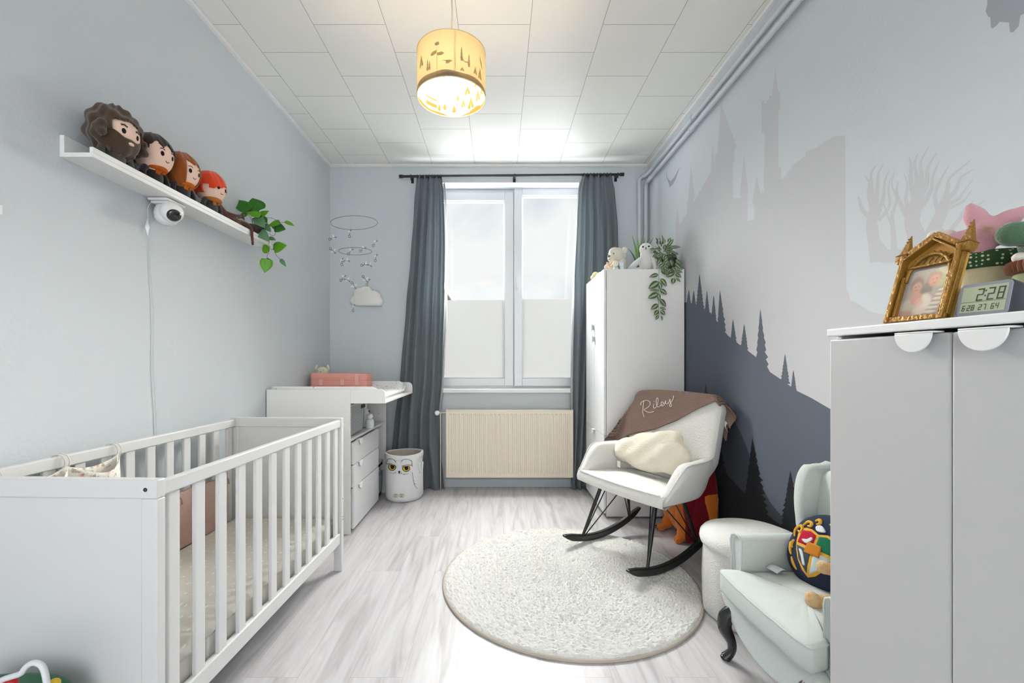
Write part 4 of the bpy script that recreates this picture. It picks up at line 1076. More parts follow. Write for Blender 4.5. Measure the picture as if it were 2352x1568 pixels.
MY = 3.40
mo = thing('key_mobile', 'baby mobile of winged keys on two hoops in the left corner', 'mobile', (pxx(814, MY), MY, pz(512, MY)))
HOOP = mat('hoop_wood', '#8b7f70', .6); THR = mat('thread', '#c4c8cb', .7); KEY = mat('key_metal', '#6f675d', .45, metal=.6); WING = mat('wing_paper', '#eef0f1', .8, trans=.3)
for nm, px_, py_, w_, tilt in (('hoop', 814, 512, 103, .10), ('hoop', 816, 577, 72, .05)):
    c = at(px_, py_, MY); put(nm, MB().ring(c, w_/2*MY/F, .0020, (-tilt, -.02, 1), 60, 6), HOOP, mo, world=True)
def key(px_, py_, ang, Y, sc=1.0):
    c = at(px_, py_, Y); a = R(ang)
    d = Vector((math.cos(a), .2, math.sin(a))).normalized(); s = Vector((-math.sin(a), .1, math.cos(a))).normalized()
    g = MB().tube([c-d*.022*sc, c+d*.022*sc], .0018, 6).ring(c-d*.030*sc, .0085*sc, .0018, (0, 1, .2), 14, 6)
    for k in (.014, .021): g.tube([c+d*k*sc, c+d*k*sc-s*.008*sc], .0018, 6)
    ko = put('key', g, KEY, mo, world=True, smooth=180)
    for sg in (-1, 1):
        w2 = MB()
        leafmesh(w2, c+d*.002, c+s*(.026*sg*.8)+Vector((sg*.008, -.008, .006)), .016*sc, (0, -1, .2), False, .2, .05, 6)
        put('wing', w2, WING, ko, world=True, smooth=180, solid=.0006)
KS = [(804, 534, 85, 3.25), (766, 546, 25, 3.40), (766, 577, -40, 3.40), (862, 557, 60, 3.36), (806, 576, 55, 3.30), (835, 571, 40, 3.46), (864, 590, 80, 3.36), (786, 599, 88, 3.33), (797, 599, 5, 3.44), (840, 608, 10, 3.33), (848, 609, -15, 3.44), (789, 637, 50, 3.33), (798, 643, -20, 3.42), (840, 642, -50, 3.33), (846, 646, 70, 3.42), (814, 657, -55, 3.38), (813, 705, 80, 3.38)]
for k in KS: key(*k)
g = MB(); top = Vector((pxx(814, MY), MY, ZC)); hub = at(814, 470, MY)
g.tube([top, hub], .0007, 5)
for k in range(4):
    a = 2*PI*k/4+.5; g.tube([hub, at(814, 512, MY)+Vector((.174*math.cos(a), .174*math.sin(a), 0))], .0006, 5)
for k in KS:
    p = at(k[0], k[1], k[3]); q = Vector((p.x, p.y, at(814, 512 if k[1] < 600 and abs(k[0]-814) > 30 else 577, MY).z if k[1] > 580 or abs(k[0]-814) > 30 else hub.z)); g.tube([p, q], .0005, 4)
put('threads', g, THR, mo, world=True, smooth=180)

# ================================================================ WALKER TOY IN THE BOTTOM LEFT CORNER
ty = thing('push_walker', 'green toddler walker with a white handle in the bottom left corner', 'toy', (-1.13, .96, 0))
GRN = mat('toy_green', '#175c38', .4)
put('body', MB().prism(sp2([(-.20, .08), (.06, .08), (.075, .20), (.065, .33), (.02, .375), (-.12, .378), (-.20, .34)], 4, True), lambda u, v: (u, .005, v), (0, .145, 0)), GRN, ty, bevel=.015, seg=3)
hy = .02
pts = [at(px_, py_, .98) for px_, py_ in ((-40, 1575), (0, 1563), (12, 1558), (28, 1553), (48, 1546), (58, 1533), (70, 1524), (84, 1522), (97, 1530), (104, 1548), (108, 1575), (110, 1600))]
put('handle', MB().tube(smoothpath(pts, 5), .0062, 12), mat('toy_white', '#d8dadc', .35), ty, world=True, smooth=180)
put('red_knob', MB().ell(at(25, 1568, .985), (.014, .012, .012)), mat('toy_red', '#b3151c', .4), ty, world=True, smooth=180)
put('yellow_knob', MB().ell(at(124, 1570, 1.0), (.012, .012, .011)), mat('toy_yellow', '#d8b51e', .4), ty, world=True, smooth=180)
put('knob_post', MB().tube([at(25, 1575, .985), at(25, 1640, .985)], .006, 8).tube([at(124, 1575, 1.0), at(124, 1660, 1.0)], .006, 8), GRN, ty, world=True)
for x in (-.14, .03):
    for s in (-.25, 1.25):
        put('wheel', MB().lathe([(.02, -.015), (.06, -.015), (.065, -.008), (.065, .008), (.06, .015), (.02, .015)], (x, .04+s*.09, .065), 28, True, Matrix.Rotation(R(90), 3, 'X')), MATS['toy_yellow'], ty)
# ================================================================ RUG
RC, RR = Vector((.372, 2.345, 0)), .663
rug = thing('round_rug', 'round cream deep-pile rug in the middle of the floor', 'rug', RC)
g = MB(); nr, na = 240, 640
vs = [(0, 0, .022)]
for i in range(1, nr+1):
    r_ = (RR-.006)*i/nr
    for j in range(na):
        a = 2*PI*j/na; x, y = r_*math.cos(a), r_*math.sin(a)
        e = max(0, (r_-(RR-.022))/.016)
        z = .020+.008*noise.noise(Vector((x*85, y*85, 0)))+.005*noise.noise(Vector((x*30, y*30, 5)))+.005*noise.noise(Vector((x*9, y*9, 2)))+.006*noise.noise(Vector((x*170, y*170, 9)))
        vs.append((x+.004*noise.noise(Vector((x*60, y*60, 7))), y+.004*noise.noise(Vector((x*60, y*60, 11))), max(.006, z*(1-.55*e*e))))
fs = [(0, 1+j, 1+(j+1) % na) for j in range(na)]
for i in range(nr-1):
    for j in range(na):
        a = 1+i*na+j; b_ = 1+i*na+(j+1) % na; fs.append((a, a+na, b_+na, b_))
g.add(vs, fs)
pile = put('pile', g, mat('rug_pile', (.76, .75, .715), .95, .05, bump=.5, bscale=420, vary=.05, vscale=300, sheen=.2), rug, smooth=180)
put('bound_edge', MB().lathe([(RR-.012, .012), (RR-.004, .0135), (RR+.001, .010), (RR+.002, .004), (RR, 0), (RR-.02, 0)], n=160, caps=False), mat('rug_binding', '#b7ad9f', .85), rug, smooth=180)

# ================================================================ ROCKING CHAIR
CO = Vector((.758, 2.587, 0)); CA = R(-59.9)
chair = thing('rocking_chair', 'cream boucle rocking chair on black rockers beside the wardrobe', 'chair', CO, CA)
CM = WM['rocking_chair']; CI = CM.inverted()
def boucle(name, col):
    m, nt, b = nodes(name); co = objco(nt)
    b.inputs['Base Color'].default_value = (*col, 1); b.inputs['Roughness'].default_value = .95; b.inputs['Specular IOR Level'].default_value = .1
    b.inputs['Sheen Weight'].default_value = .25
    v = nt.nodes.new('ShaderNodeTexVoronoi'); v.inputs['Scale'].default_value = 190; n = nt.nodes.new('ShaderNodeTexNoise'); n.inputs['Scale'].default_value = 90; n.inputs['Detail'].default_value = 4
    ad = nt.nodes.new('ShaderNodeMath'); ad.operation = 'MULTIPLY_ADD'; ad.inputs[1].default_value = .6
    L(nt, co, v.inputs['Vector']); L(nt, co, n.inputs['Vector']); L(nt, v.outputs['Distance'], ad.inputs[0]); L(nt, n.outputs['Fac'], ad.inputs[2])
    bp = nt.nodes.new('ShaderNodeBump'); bp.inputs['Strength'].default_value = .55; bp.inputs['Distance'].default_value = .006; L(nt, ad.outputs[0], bp.inputs['Height']); L(nt, bp.outputs['Normal'], b.inputs['Normal'])
    return m
BOU = boucle('white_boucle', (.735, .725, .69)); BOUC = boucle('cream_boucle', (.72, .665, .55))
# arm shell: closed section swept round the seat
path = [(.325, -.075), (.328, -.03), (.332, .03), (.334, .09), (.334, .15), (.328, .21), (.314, .27), (.290, .325), (.250, .37), (.20, .40), (.13, .42), (0, .425)]
path = path+[(-x, y) for x, y in path[:-1][::-1]]
path = sp2(path, 2); NP = len(path)
def zsm(a, b_, x):
    t = max(0, min(1, (x-a)/(b_-a))); return t*t*(3-2*t)
rings = []
for i, (x, y) in enumerate(path):
    pa, pb = Vector(path[max(0, i-1)]), Vector(path[min(NP-1, i+1)]); d = (pb-pa).normalized(); nrm = Vector((d.y, -d.x))
    if nrm.dot(Vector((x, y-.15))) < 0: nrm = -nrm
    k = zsm(-.085, .085, y)
    ztop = .455+.162*k**.8
    zbot = .392+.05*zsm(.2, .42, y)
    th = .034+.016*k
    flare = .012*k
    sec = [(-th*.9, zbot+.01), (-th+flare, ztop-.05), (-th+flare+.003, ztop-.018), (-th*.55+flare, ztop-.003), (flare, ztop), (th*.45+flare, ztop-.007), (th*.62+flare, ztop-.022), (th*.62+flare*.6, ztop-.06*k-.03), (th*.45, (zbot+ztop)/2), (th*.15, zbot+.022), (-th*.3, zbot)]
    rings.append([Vector((x+nrm.x*u, y+nrm.y*u, z)) for u, z in sec])
put('arm_shell', MB().loft(rings), BOU, chair, smooth=180, sub=1)
# piping along the arm crest
put('piping', MB().tube([r_[5]+Vector((0, 0, .002)) for r_ in rings], .0038, 8), BOU, chair, smooth=180)
# seat
def sfn(u, v):
    x = (-.318+.636*u)*(1-.28*v*v); bow = .022*(1-min(1, abs(x)/.318)**2)
    y0_ = -.085-bow; y = y0_+(.36-y0_)*v
    z = .462-.028*v+.016*math.sin(PI*u)*math.sin(PI*min(1, v*1.2+.1))
    e = min(1, v/.06); z -= .014*(1-e)**2
    return Vector((x, y, z))
g = MB().sheet(sfn, 30, 24)
put('seat', g, BOU, chair, smooth=180)
def afn(u, v):
    x = -.335+.67*u; bow = .024*(1-(x/.33)**2); y = -.082-bow-.012*math.sin(PI*v); 
    z = .456-.070*v
    if v > .8: y += .03*((v-.8)/.2)**2
    return Vector((x, y, z))
g = MB().sheet(afn, 30, 12)
g.sheet(lambda u, v: Vector(((-.325+.65*u)*(1-.30*v), (-.082-.024*(1-((-.335+.67*u)/.33)**2)+.03)*(1-v)+.33*v, .386+.030*v)), 30, 6)
put('seat_front', g, BOU, chair, smooth=180)
put('piping', MB().tube([Vector((x, -.084-.024*(1-(x/.33)**2), .460)) for x in [-.315+.63*i/30 for i in range(31)]], .0042, 8), BOU, chair, smooth=180)
# backrest
ZB, ZT = .44, .958
bw_ = lambda z: .255+.064*zsm(.44, .60, z)
by = lambda z: .300+(z-.45)*.265
def BF(u, z, off=0.0):
    """front face of the backrest, off metres proud of it"""
    c = .022*(1-(u/.33)**2)*(1-zsm(.75, .95, z)*.5)
    return Vector((u, by(z)+c*.6-off*.966, z+off*.256))
outl = [(-bw_(ZB), ZB)]
L_ = []
for i in range(13): z = ZB+(.885-ZB)*i/12; L_.append((bw_(z), z))
cr = [(bw_(.885)-.075+.075*math.cos(R(a)), .885+.066*math.sin(R(a))) for a in range(8, 91, 9)]
top = [(x, .951+.007*(1-(x/.244)**2)) for x in (.19, .12, .06, 0)]
half = L_+cr+top
outl = half+[(-x, z) for x, z in half[:-1][::-1]]
def bk_ring(k, off):
    cz = .69
    return [BF(u*k, cz+(z-cz)*(1-(1-k)*.8), off) for u, z in outl]
g = MB().loft([bk_ring(.80, .002), bk_ring(.93, .0005), bk_ring(.975, -.004), bk_ring(1, -.018), bk_ring(1, -.062), bk_ring(.975, -.078), bk_ring(.90, -.084)])
put('backrest', g, BOU, chair, smooth=180)
put('piping', MB().tube(bk_ring(1.002, -.014), .0036, 8), BOU, chair, smooth=180)
# rockers and legs
for s in (-1, 1):
    Rr = .72; rr_ = []; top_z = .022
    for i in range(31):
        y = -.27+.68*i/30; z = .0235+y*y/(2*Rr); sl_ = y/Rr; nrm = Vector((0, -sl_, 1)).normalized(); tap = min(1, min(i, 30-i)/3)**.5
        h_ = .040*max(.25, tap); c = Vector((s*.258, y, z)); w_ = .014
        rr_.append([c+nrm*((.040-h_)/2)+Vector((-w_, 0, 0)), c+nrm*((.040-h_)/2)+Vector((w_, 0, 0)), c+nrm*((.040+h_)/2)+Vector((w_, 0, 0)), c+nrm*((.040+h_)/2)+Vector((-w_, 0, 0))])
    put('rocker', MB().loft(rr_), mat('black_wood', (.013, .013, .014), .3, .5), chair, bevel=.006, seg=3)
    zr_ = lambda y: .0235+.04+y*y/(2*Rr)
    for yb_, yt, yw in ((-.115, .01, (.05, .10)), (.30, .22, (.15, .10))):
        b0 = Vector((s*.256, yb_, zr_(yb_)-.012)); t0 = Vector((s*.205, yt, .402))
        put('leg', MB().tube([b0, b0*.5+t0*.5, t0], [.0075, .0105, .0125], 12), BLACK, chair, smooth=60)
        for q, yy in enumerate(yw):
            put('leg_brace', MB().tube([b0+Vector((-s*.008*q, .008 if yb_ < 0 else -.008, .002)), Vector((s*(.19-.09*q), yy, .40))], .0036, 8), BLACK, chair, smooth=180)
    put('screw_cap', MB().ell((s*.2435 if s > 0 else s*.2725, -.20, .072), (.002, .006, .006), None, 12, 8), mat('copper_cap', '#b98f7d', .4), chair, smooth=180)

# blanket over the backrest
def waffle():
    m, nt, b = nodes('brown_waffle'); co = objco(nt)
    sx = nt.nodes.new('ShaderNodeSeparateXYZ'); L(nt, co, sx.inputs[0])
    def wv(o):
        a = nt.nodes.new('ShaderNodeMath'); a.operation = 'MULTIPLY'; a.inputs[1].default_value = 2*PI/.0095; L(nt, o, a.inputs[0])
        c = nt.nodes.new('ShaderNodeMath'); c.operation = 'SINE'; L(nt, a.outputs[0], c.inputs[0]); return c.outputs[0]
    mx_ = nt.nodes.new('ShaderNodeMath'); mx_.operation = 'MAXIMUM'; L(nt, wv(sx.outputs[0]), mx_.inputs[0]); L(nt, wv(sx.outputs[2]), mx_.inputs[1])
    r_ = nt.nodes.new('ShaderNodeMapRange'); r_.inputs[1].default_value = -1; r_.inputs[2].default_value = 1; L(nt, mx_.outputs[0], r_.inputs[0])
    mc = nt.nodes.new('ShaderNodeMix'); mc.data_type = 'RGBA'; mc.inputs[6].default_value = (.13, .085, .068, 1); mc.inputs[7].default_value = (.27, .19, .158, 1)
    L(nt, r_.outputs[0], mc.inputs[0]); L(nt, mc.outputs[2], b.inputs['Base Color'])
    bp = nt.nodes.new('ShaderNodeBump'); bp.inputs['Strength'].default_value = .6; bp.inputs['Distance'].default_value = .004; L(nt, r_.outputs[0], bp.inputs['Height']); L(nt, bp.outputs['Normal'], b.inputs['Normal'])
    b.inputs['Roughness'].default_value = .95; b.inputs['Specular IOR Level'].default_value = .1; return m
bl = thing('blanket', 'brown waffle blanket with white embroidered name over the rocking chair back', 'blanket', CO, CA)
nW = CM.to_3x3() @ Vector((0, -.966, .256)); pW = CM @ BF(0, .7, .012)
def onback(px, py):
    q = CI @ hit(px, py, pW, nW); return q.x, q.z
low = sorted([onback(*p) for p in ((1397, 1015), (1420, 1012), (1451, 999), (1506, 987), (1555, 967), (1605, 940), (1640, 925), (1654, 919))])
def zlow(u):
    if u <= low[0][0]: return low[0][1]
    for (a, b_), (c, d) in zip(low, low[1:]):
        if u <= c: return b_+(d-b_)*(u-a)/(c-a)
    return low[-1][1]
ztop_ = lambda u: (.874+(u+.316)*1.78 if u < -.316 else .958-.007*(u/.244)**2 if abs(u) < .244 else .885+.066*math.sqrt(max(0, 1-((abs(u)-.244)/.075)**2)))
def blf(u, v):
    U_ = -.480+.806*u
    uc = min(.316, U_); over = U_-uc
    zt_ = ztop_(uc); zl_ = min(zlow(U_), zt_-.004)
    zl_ = max(zl_, .44)
    front = zt_-zl_; back_ = .20+.02*math.sin(U_*14)
    tot = front+.095+back_; s_ = v*tot
    wob = .0025*math.sin(U_*40+v*7)*math.sin(v*9)*(U_ > -.3)
    if s_ <= front:
        z = zl_+s_; p = BF(uc, z, .010+wob+.004*(1-min(1, s_/.03)))
    elif s_ <= front+.095:
        t = (s_-front)/.095; p = BF(uc, zt_, .010-.104*t); p += Vector((0, .012*math.sin(PI*t)*.2, .013*math.sin(PI*t)+.004))
    else:
        q = s_-front-.095; p = BF(uc, zt_-q, -.096-wob*3-.01*q)
    if U_ < -.316:
        k_ = (-.316-U_)/.165; p.y += .06*k_*k_ if s_ <= front else -.05*k_; p.x += .01*k_*math.sin(v*6)
    if over:
        w_ = bw_(min(.83, max(.45, p.z))); sg = 1 if over > 0 else -1
        p += Vector((sg*.004, abs(over)*.9, -abs(over)*.2))
    w_ = bw_(min(.835, max(.45, p.z)))+.010
    if p.x > w_ and s_ <= front:
        ex = abs(p.x)-w_; p.x = math.copysign(w_, p.x); p.y += ex*.9
    return p
g = MB().sheet(blf, 70, 60)
put('cloth', g, waffle(), bl, smooth=180, solid=.004)
def flap(u, v):
    p0 = Vector((.300+.085*u, .455+.02*math.sin(v*5), .915-.035*u*u-.02*u)); return p0+Vector((-.03*v*u, .025*v+.006*math.sin(u*5), -(.085+.05*u*(1-u))*v))
put('hanging_corner', MB().sheet(flap, 14, 14), MATS.get('x') or bpy.data.materials['brown_waffle'], bl, smooth=180, solid=.004)
put('lining', MB().sheet(lambda u, v: flap(.15+.55*u, .55+.75*v)+Vector((-.010, -.004, -.012)), 10, 10), mat('blanket_lining', '#d9d8d6', .9), bl, smooth=180, solid=.002, lab='white blanket lining')
TXT = [[(638, 232), (640, 214), (660, 201), (688, 199), (705, 212), (703, 232), (685, 252), (660, 266), (676, 280), (700, 288), (732, 280)], [(660, 204), (654, 245), (650, 285), (660, 322)],
       [(733, 226), (729, 250), (737, 256), (750, 244), (764, 212), (764, 182), (754, 184), (751, 215), (757, 242), (770, 246), (783, 236), (800, 226), (803, 212), (790, 211), (785, 228), (793, 240), (808, 234), (822, 200), (820, 220), (833, 224), (848, 208), (853, 188)],
       [(853, 188), (856, 210), (863, 232), (860, 243), (850, 240), (852, 226), (866, 206), (878, 184), (882, 163)], [(733, 203), (736, 206)]]
g = MB()
for st in TXT:
    P = []
    for zx, zy in smoothpath([(a, b_, 0) for a, b_ in st], 5) and [(p.x, p.y) for p in smoothpath([(a, b_, 0) for a, b_ in st], 5)]:
        u_, z_ = onback(1280+.30612*zx, 860+.30612*zy); P.append(BF(u_, z_, .0175))
    g.tube(P, .0017, 6)
put('embroidered_name', g, mat('white_thread', '#efe9e2', .8), bl, smooth=180)

# puffy shapes with an outline
def puffy(g, outline, fn, thick, rings=12, nsm=4, flat=False, power=.5, both=True):
    P = sp2(outline, nsm, True); cx = sum(p[0] for p in P)/len(P); cy = sum(p[1] for p in P)/len(P); n = len(P)
    for sg in ((1, -1) if both else (1,)):
        rr_ = []
        for i in range(rings+1):
            k = 1-i/rings*.999; h = thick*(1-k**2.6)**power
            rr_.append([fn(cx+(x-cx)*k, cy+(y-cy)*k, sg*h) for x, y in P])
        g.loft(rr_, caps=False)
    return g
# cloud cushion
cu = thing('cloud_cushion', 'cream cloud-shaped cushion on the rocking chair seat', 'cushion', CO, CA)
def zc5(x, y): return (1280+.30612*x, 860+.30612*y)
pC = CM @ Vector((0, .20, .53)); nC = CM.to_3x3() @ Vector((0, -.93, .37)).normalized()
ol = [(432, 570), (440, 520), (470, 488), (520, 472), (560, 470), (610, 448), (680, 432), (730, 436), (790, 424), (860, 420), (920, 434), (946, 470), (945, 510), (975, 545), (1000, 590), (1002, 640), (965, 668), (925, 690), (895, 730), (855, 752), (800, 735), (720, 735), (650, 722), (590, 702), (555, 680), (520, 655), (490, 648), (450, 625), (434, 595)]
pts = [CI @ hit(*zc5(*p), pC, nC) for p in ol]
ax_u = Vector((1, 0, 0)); ax_n = Vector((0, -.93, .37)).normalized(); ax_v = ax_n.cross(ax_u).normalized()
if ax_v.z < 0: ax_v = -ax_v
o0 = Vector((0, .20, .53))
uv = [((p-o0).dot(ax_u), (p-o0).dot(ax_v)) for p in pts]
lob = lambda u, v: .006*math.sin(u*42)*math.sin(v*38+1)
put('cushion_body', puffy(MB(), uv, lambda u, v, h: o0+ax_u*u+ax_v*v+ax_n*(h+(lob(u, v) if h > .01 else 0)), .062, 14), BOUC, cu, smooth=180)
q = CI @ hit(1430, 1061, pC, nC)
put('care_label', MB().box(q.x-.013, q.y-.035, q.z-.028, q.x+.013, q.y-.033, q.z+.012), mat('label_white', '#eeece6', .7), cu, smooth=0)

# ================================================================ WARDROBE
WY0, WY1, WXF, WZ = 3.234, 3.885, .802, 1.842
wd = thing('wardrobe', 'tall white two-door wardrobe with drawers in the right corner', 'wardrobe', ((WXF+1.377)/2, (WY0+WY1)/2, 0))
def wb(nm, *a, m=None, bevel=.0018, parent=None): return put(nm, MB().box(*a), m or FURN, parent or wd, world=True, bevel=bevel)
wb('side_panel', WXF, WY0, .012, 1.377, WY0+.018, WZ); wb('side_panel', WXF, WY1-.018, .012, 1.377, WY1, WZ)
wb('top_panel', WXF, WY0+.018, WZ-.02, 1.377, WY1-.018, WZ-.002); wb('back_panel', 1.365, WY0+.018, .02, 1.377, WY1-.018, WZ-.02); wb('bottom_panel', WXF+.01, WY0+.018, .02, 1.365, WY1-.018, .045)
for x in (WXF+.04, 1.33):
    for y in (WY0+.05, WY1-.05): put('foot', MB().lathe([(.02, 0), (.022, .003), (.022, .013), (.001, .013)], (x, y, 0), 16), mat('foot_grey', '#b9b9b9', .5), wd, world=True)
ymid = (WY0+WY1)/2; dz0 = .612
DOOR = mat('wardrobe_front', (.72, .73, .735), .4, .5)
for y0, y1, hz_, yh in ((WY0, ymid-.0015, pz(778, 3.52), ymid-.012), (ymid+.0015, WY1, pz(752, 3.58), ymid+.014)):
    d = wb('door', WXF-.020, y0, dz0, WXF-.003, y1, WZ, m=DOOR)
    hm_ = MB().box(WXF-.040, yh-.010, hz_-.030, WXF-.036, yh+.010, hz_+.030).box(WXF-.038, yh-.006, hz_-.02, WXF-.020, yh+.006, hz_+.02)
    put('handle', hm_, mat('handle_grey', '#bdbdba', .5), d, world=True, bevel=.002)
for z0_, z1_ in ((.325, dz0-.004), (.035, .320)):
    d = wb('drawer', WXF-.020, WY0, z0_, WXF-.003, WY1, z1_, m=DOOR)
    handle(d, (WXF-.018, ymid+.0, z1_), (-1, 0, 0), (0, 1, 0), .07, .036)
hk = None
for i, (px_, lab) in enumerate(((1385.2, 'thin wire hook over the wardrobe door, nearest of four'), (1375.5, 'thin wire hook over the wardrobe door, second nearest of four'), (1363, 'thin wire hook over the wardrobe door, third nearest of four'), (1356.4, 'thin wire hook over the wardrobe door, farthest of four'))):
    Y = F*(WXF-.02)/(px_-CX)
    if hk is None:
        hk = thing('door_hook', lab, 'hook', (WXF-.02, Y, WZ), 0, 'wire hooks on the wardrobe doors')
        put('hook_wire', MB().tube(smoothpath([(.019, 0, -.012), (.019, 0, .0025), (-.003, 0, .0025), (-.003, 0, -.045), (-.006, 0, -.055), (-.018, 0, -.056), (-.022, 0, -.044)], 3), .0009, 6).ell((-.022, 0, -.042), .0022, None, 8, 6), mat('hook_steel', '#6e7173', .35, metal=.8), hk, smooth=180)
    else:
        dup(hk, (WXF-.02, Y, WZ), 0, lab)

# ---- on the wardrobe
PLW = mat('white_plush', (.76, .755, .74), .95, .1, bump=.45, bscale=170, sheen=.3); PLC = mat('ivory_plush', (.74, .70, .60), .95, .1, bump=.45, bscale=170, sheen=.3)
bc = Vector((.93, 3.40, WZ))
br_ = thing('teddy_bear', 'ivory plush bear sitting on top of the wardrobe', 'soft toy', bc, R(-58))
hd_ = Vector((0, -.012, .132))
put('body', MB().ell((0, .01, .055), (.062, .052, .062)).ell((-.045, -.05, .022), (.026, .045, .024)).ell((.045, -.05, .022), (.026, .045, .024)), PLC, br_, remesh=.006)
put('head', MB().ell(hd_, (.072, .066, .066)).ell(hd_+Vector((0, -.052, -.020)), (.036, .032, .030)).ell(hd_+Vector((0, -.03, .03)), (.045, .035, .035)), PLC, br_, remesh=.006)
for s in (-1, 1):
    put('ear', MB().ell(hd_+Vector((s*.066, .012, .030)), (.026, .014, .028)), PLC, br_, smooth=180)
    put('arm', MB().tube(smoothpath([(s*.055, .0, .085), (s*.068, -.035, .060), (s*.045, -.066, .050)], 4), [.022]*8+[.024], 12).ell((s*.045, -.066, .050), .0245), PLC, br_, smooth=180)
    put('eye', MB().ell(hd_+Vector((s*.026, -.060, .008)), (.006, .004, .004)), INK, br_, smooth=180)
put('nose', MB().ell(hd_+Vector((0, -.082, -.010)), (.013, .008, .009)), mat('nose_brown', '#75655a', .7), br_, smooth=180)
put('mouth', MB().tube([hd_+Vector((x, -.079, -.030-.004*math.cos(x*120))) for x in (-.012, -.006, 0, .006, .012)], .0013, 6), INK, br_, smooth=180)
put('scarf', MB().ring((0, -.004, .082), .042, .014, (0, .1, 1), 24, 8), mat('beige_ribbon', '#cdbfae', .9), br_, smooth=180)
rt = thing('rattle_toy', 'pastel wooden rattle with a peach bow leaning in front of the ivory bear', 'toy', (.862, 3.30, WZ))
put('bow', MB().prism(sp2([(0, .01), (-.022, .035), (-.030, .06), (-.012, .055), (0, .03), (.012, .05), (.022, .052), (.016, .02)], 4, True), lambda u, v: (u-.012, .004, v+.008), (0, .014, 0)), mat('peach_wood', '#e3bfa6', .6), rt, bevel=.003)
put('ring', MB().lathe([(.001, -.01), (.020, -.01), (.024, 0), (.020, .01), (.001, .01)], (.022, -.004, .052), 20, True, Matrix.Rotation(R(90), 3, 'X')), mat('butter_wood', '#e4e0c6', .6), rt)
put('block', MB().box(.012, -.012, 0, .042, .012, .028), mat('mint_wood', '#cfe0dc', .6), rt, bevel=.004)
put('block', MB().box(.055, -.012, 0, .085, .014, .034).box(.052, -.002, .034, .088, .012, .068), mat('pale_blue_wood', '#d5e6ea', .6), rt, bevel=.005)
put('stick', MB().tube([(.047, 0, 0), (.047, .004, .06)], .004, 8), mat('slate_wood', '#7e8a8c', .6), rt)
yt = thing('comfort_toy', 'pale yellow cloth comforter toy drooping over the wardrobe front edge', 'soft toy', (.825, 3.60, WZ))
YEL = mat('pale_yellow_plush', '#e9dfae', .95, .1, bump=.3, bscale=200, sheen=.3)
put('head', MB().ell((-.012, .05, .032), (.030, .034, .032)).ell((-.030, .075, .020), (.020, .022, .020)).ell((.0, .02, .02), (.02, .03, .02)), YEL, yt, remesh=.005)
def strip(u, v): return Vector((-.018+.05*v+.01*math.sin(u*8), -.22+.25*u, .012+.012*math.sin(u*9+1)**2+.02*u*(1-u)))
put('cloth_body', MB().sheet(strip, 20, 5), mat('peach_cloth', '#e8d3b4', .95), yt, smooth=180, solid=.006)
# owl
oc = Vector((1.135, 3.36, WZ))
ow = thing('plush_owl', 'white plush owl with drooping wings on top of the wardrobe', 'soft toy', oc, R(-18))
put('body', MB().ell((0, 0, .075), (.052, .045, .080)).ell((0, -.01, .176), (.050, .046, .048)).ell((0, -.005, .13), (.044, .04, .04)).ell((0, .05, .02), (.04, .06, .02)), PLW, ow, remesh=.006)
for s in (-1, 1):
    put('wing', MB().ell((s*.075, -.006, .07) if s < 0 else (s*.058, -.015, .070), (.022, .034, .085) if s < 0 else (.020, .034, .07), Matrix.Rotation(R(48 if s < 0 else -14), 3, 'Y')).ell((-.135, -.006, .016) if s < 0 else (.066, -.02, .02), (.026, .022, .012) if s < 0 else (.016, .024, .02)), PLW, ow, remesh=.006)
    put('eye', MB().ell((s*.021, -.052, .186), (.0065, .004, .0065)), INK, ow, smooth=180)
put('beak', MB().tube([(0, -.052, .176), (0, -.064, .168), (0, -.060, .158)], [.006, .005, .001], 8), mat('beak_grey', '#8d8478', .6), ow, smooth=180)
for s in (-1, 1):
    put('foot', MB().ell((s*.02, -.045, .010), (.014, .022, .010)), mat('foot_taupe', '#b6ab9c', .9), ow, smooth=180)
# spiky plant behind the owl
sp = thing('spiky_plant', 'spiky aloe-like plant behind the white owl on the wardrobe', 'plant', (1.17, 3.62, WZ))
put('pot', MB().lathe([(.001, 0), (.042, 0), (.052, .07), (.054, .085), (.048, .085), (.046, .07), (.001, .068)], n=28), mat('pot_white', '#d6d6d2', .5), sp)
SPK = leaf_mat('aloe_green', '#78a648', .45, .2); SPK2 = leaf_mat('aloe_dark', '#3f6a4c', .45, .1)
for k, (tip, m_) in enumerate((((690, 105), SPK), ((760, 140), SPK), ((805, 120), SPK), ((850, 120), SPK), ((890, 140), SPK), ((945, 135), SPK), ((640, 262), SPK2), ((720, 190), SPK), ((870, 180), SPK), ((780, 200), SPK))):
    b0 = Vector((1.17, 3.62, WZ+.075)); e = at(1320+.1913*tip[0], 520+.1913*tip[1], 3.62+.03*math.sin(k*2.3))
    P = smoothpath([b0+Vector((.012*math.sin(k*1.7), .012*math.cos(k*1.7), 0)), b0*.45+e*.55+Vector((0, 0, .02)), e], 6); n_ = len(P)
    put('leaf', MB().tube(P, [.010*(1-i/(n_-1))+.0008 for i in range(n_)], 6), m_, sp, world=True, smooth=180)
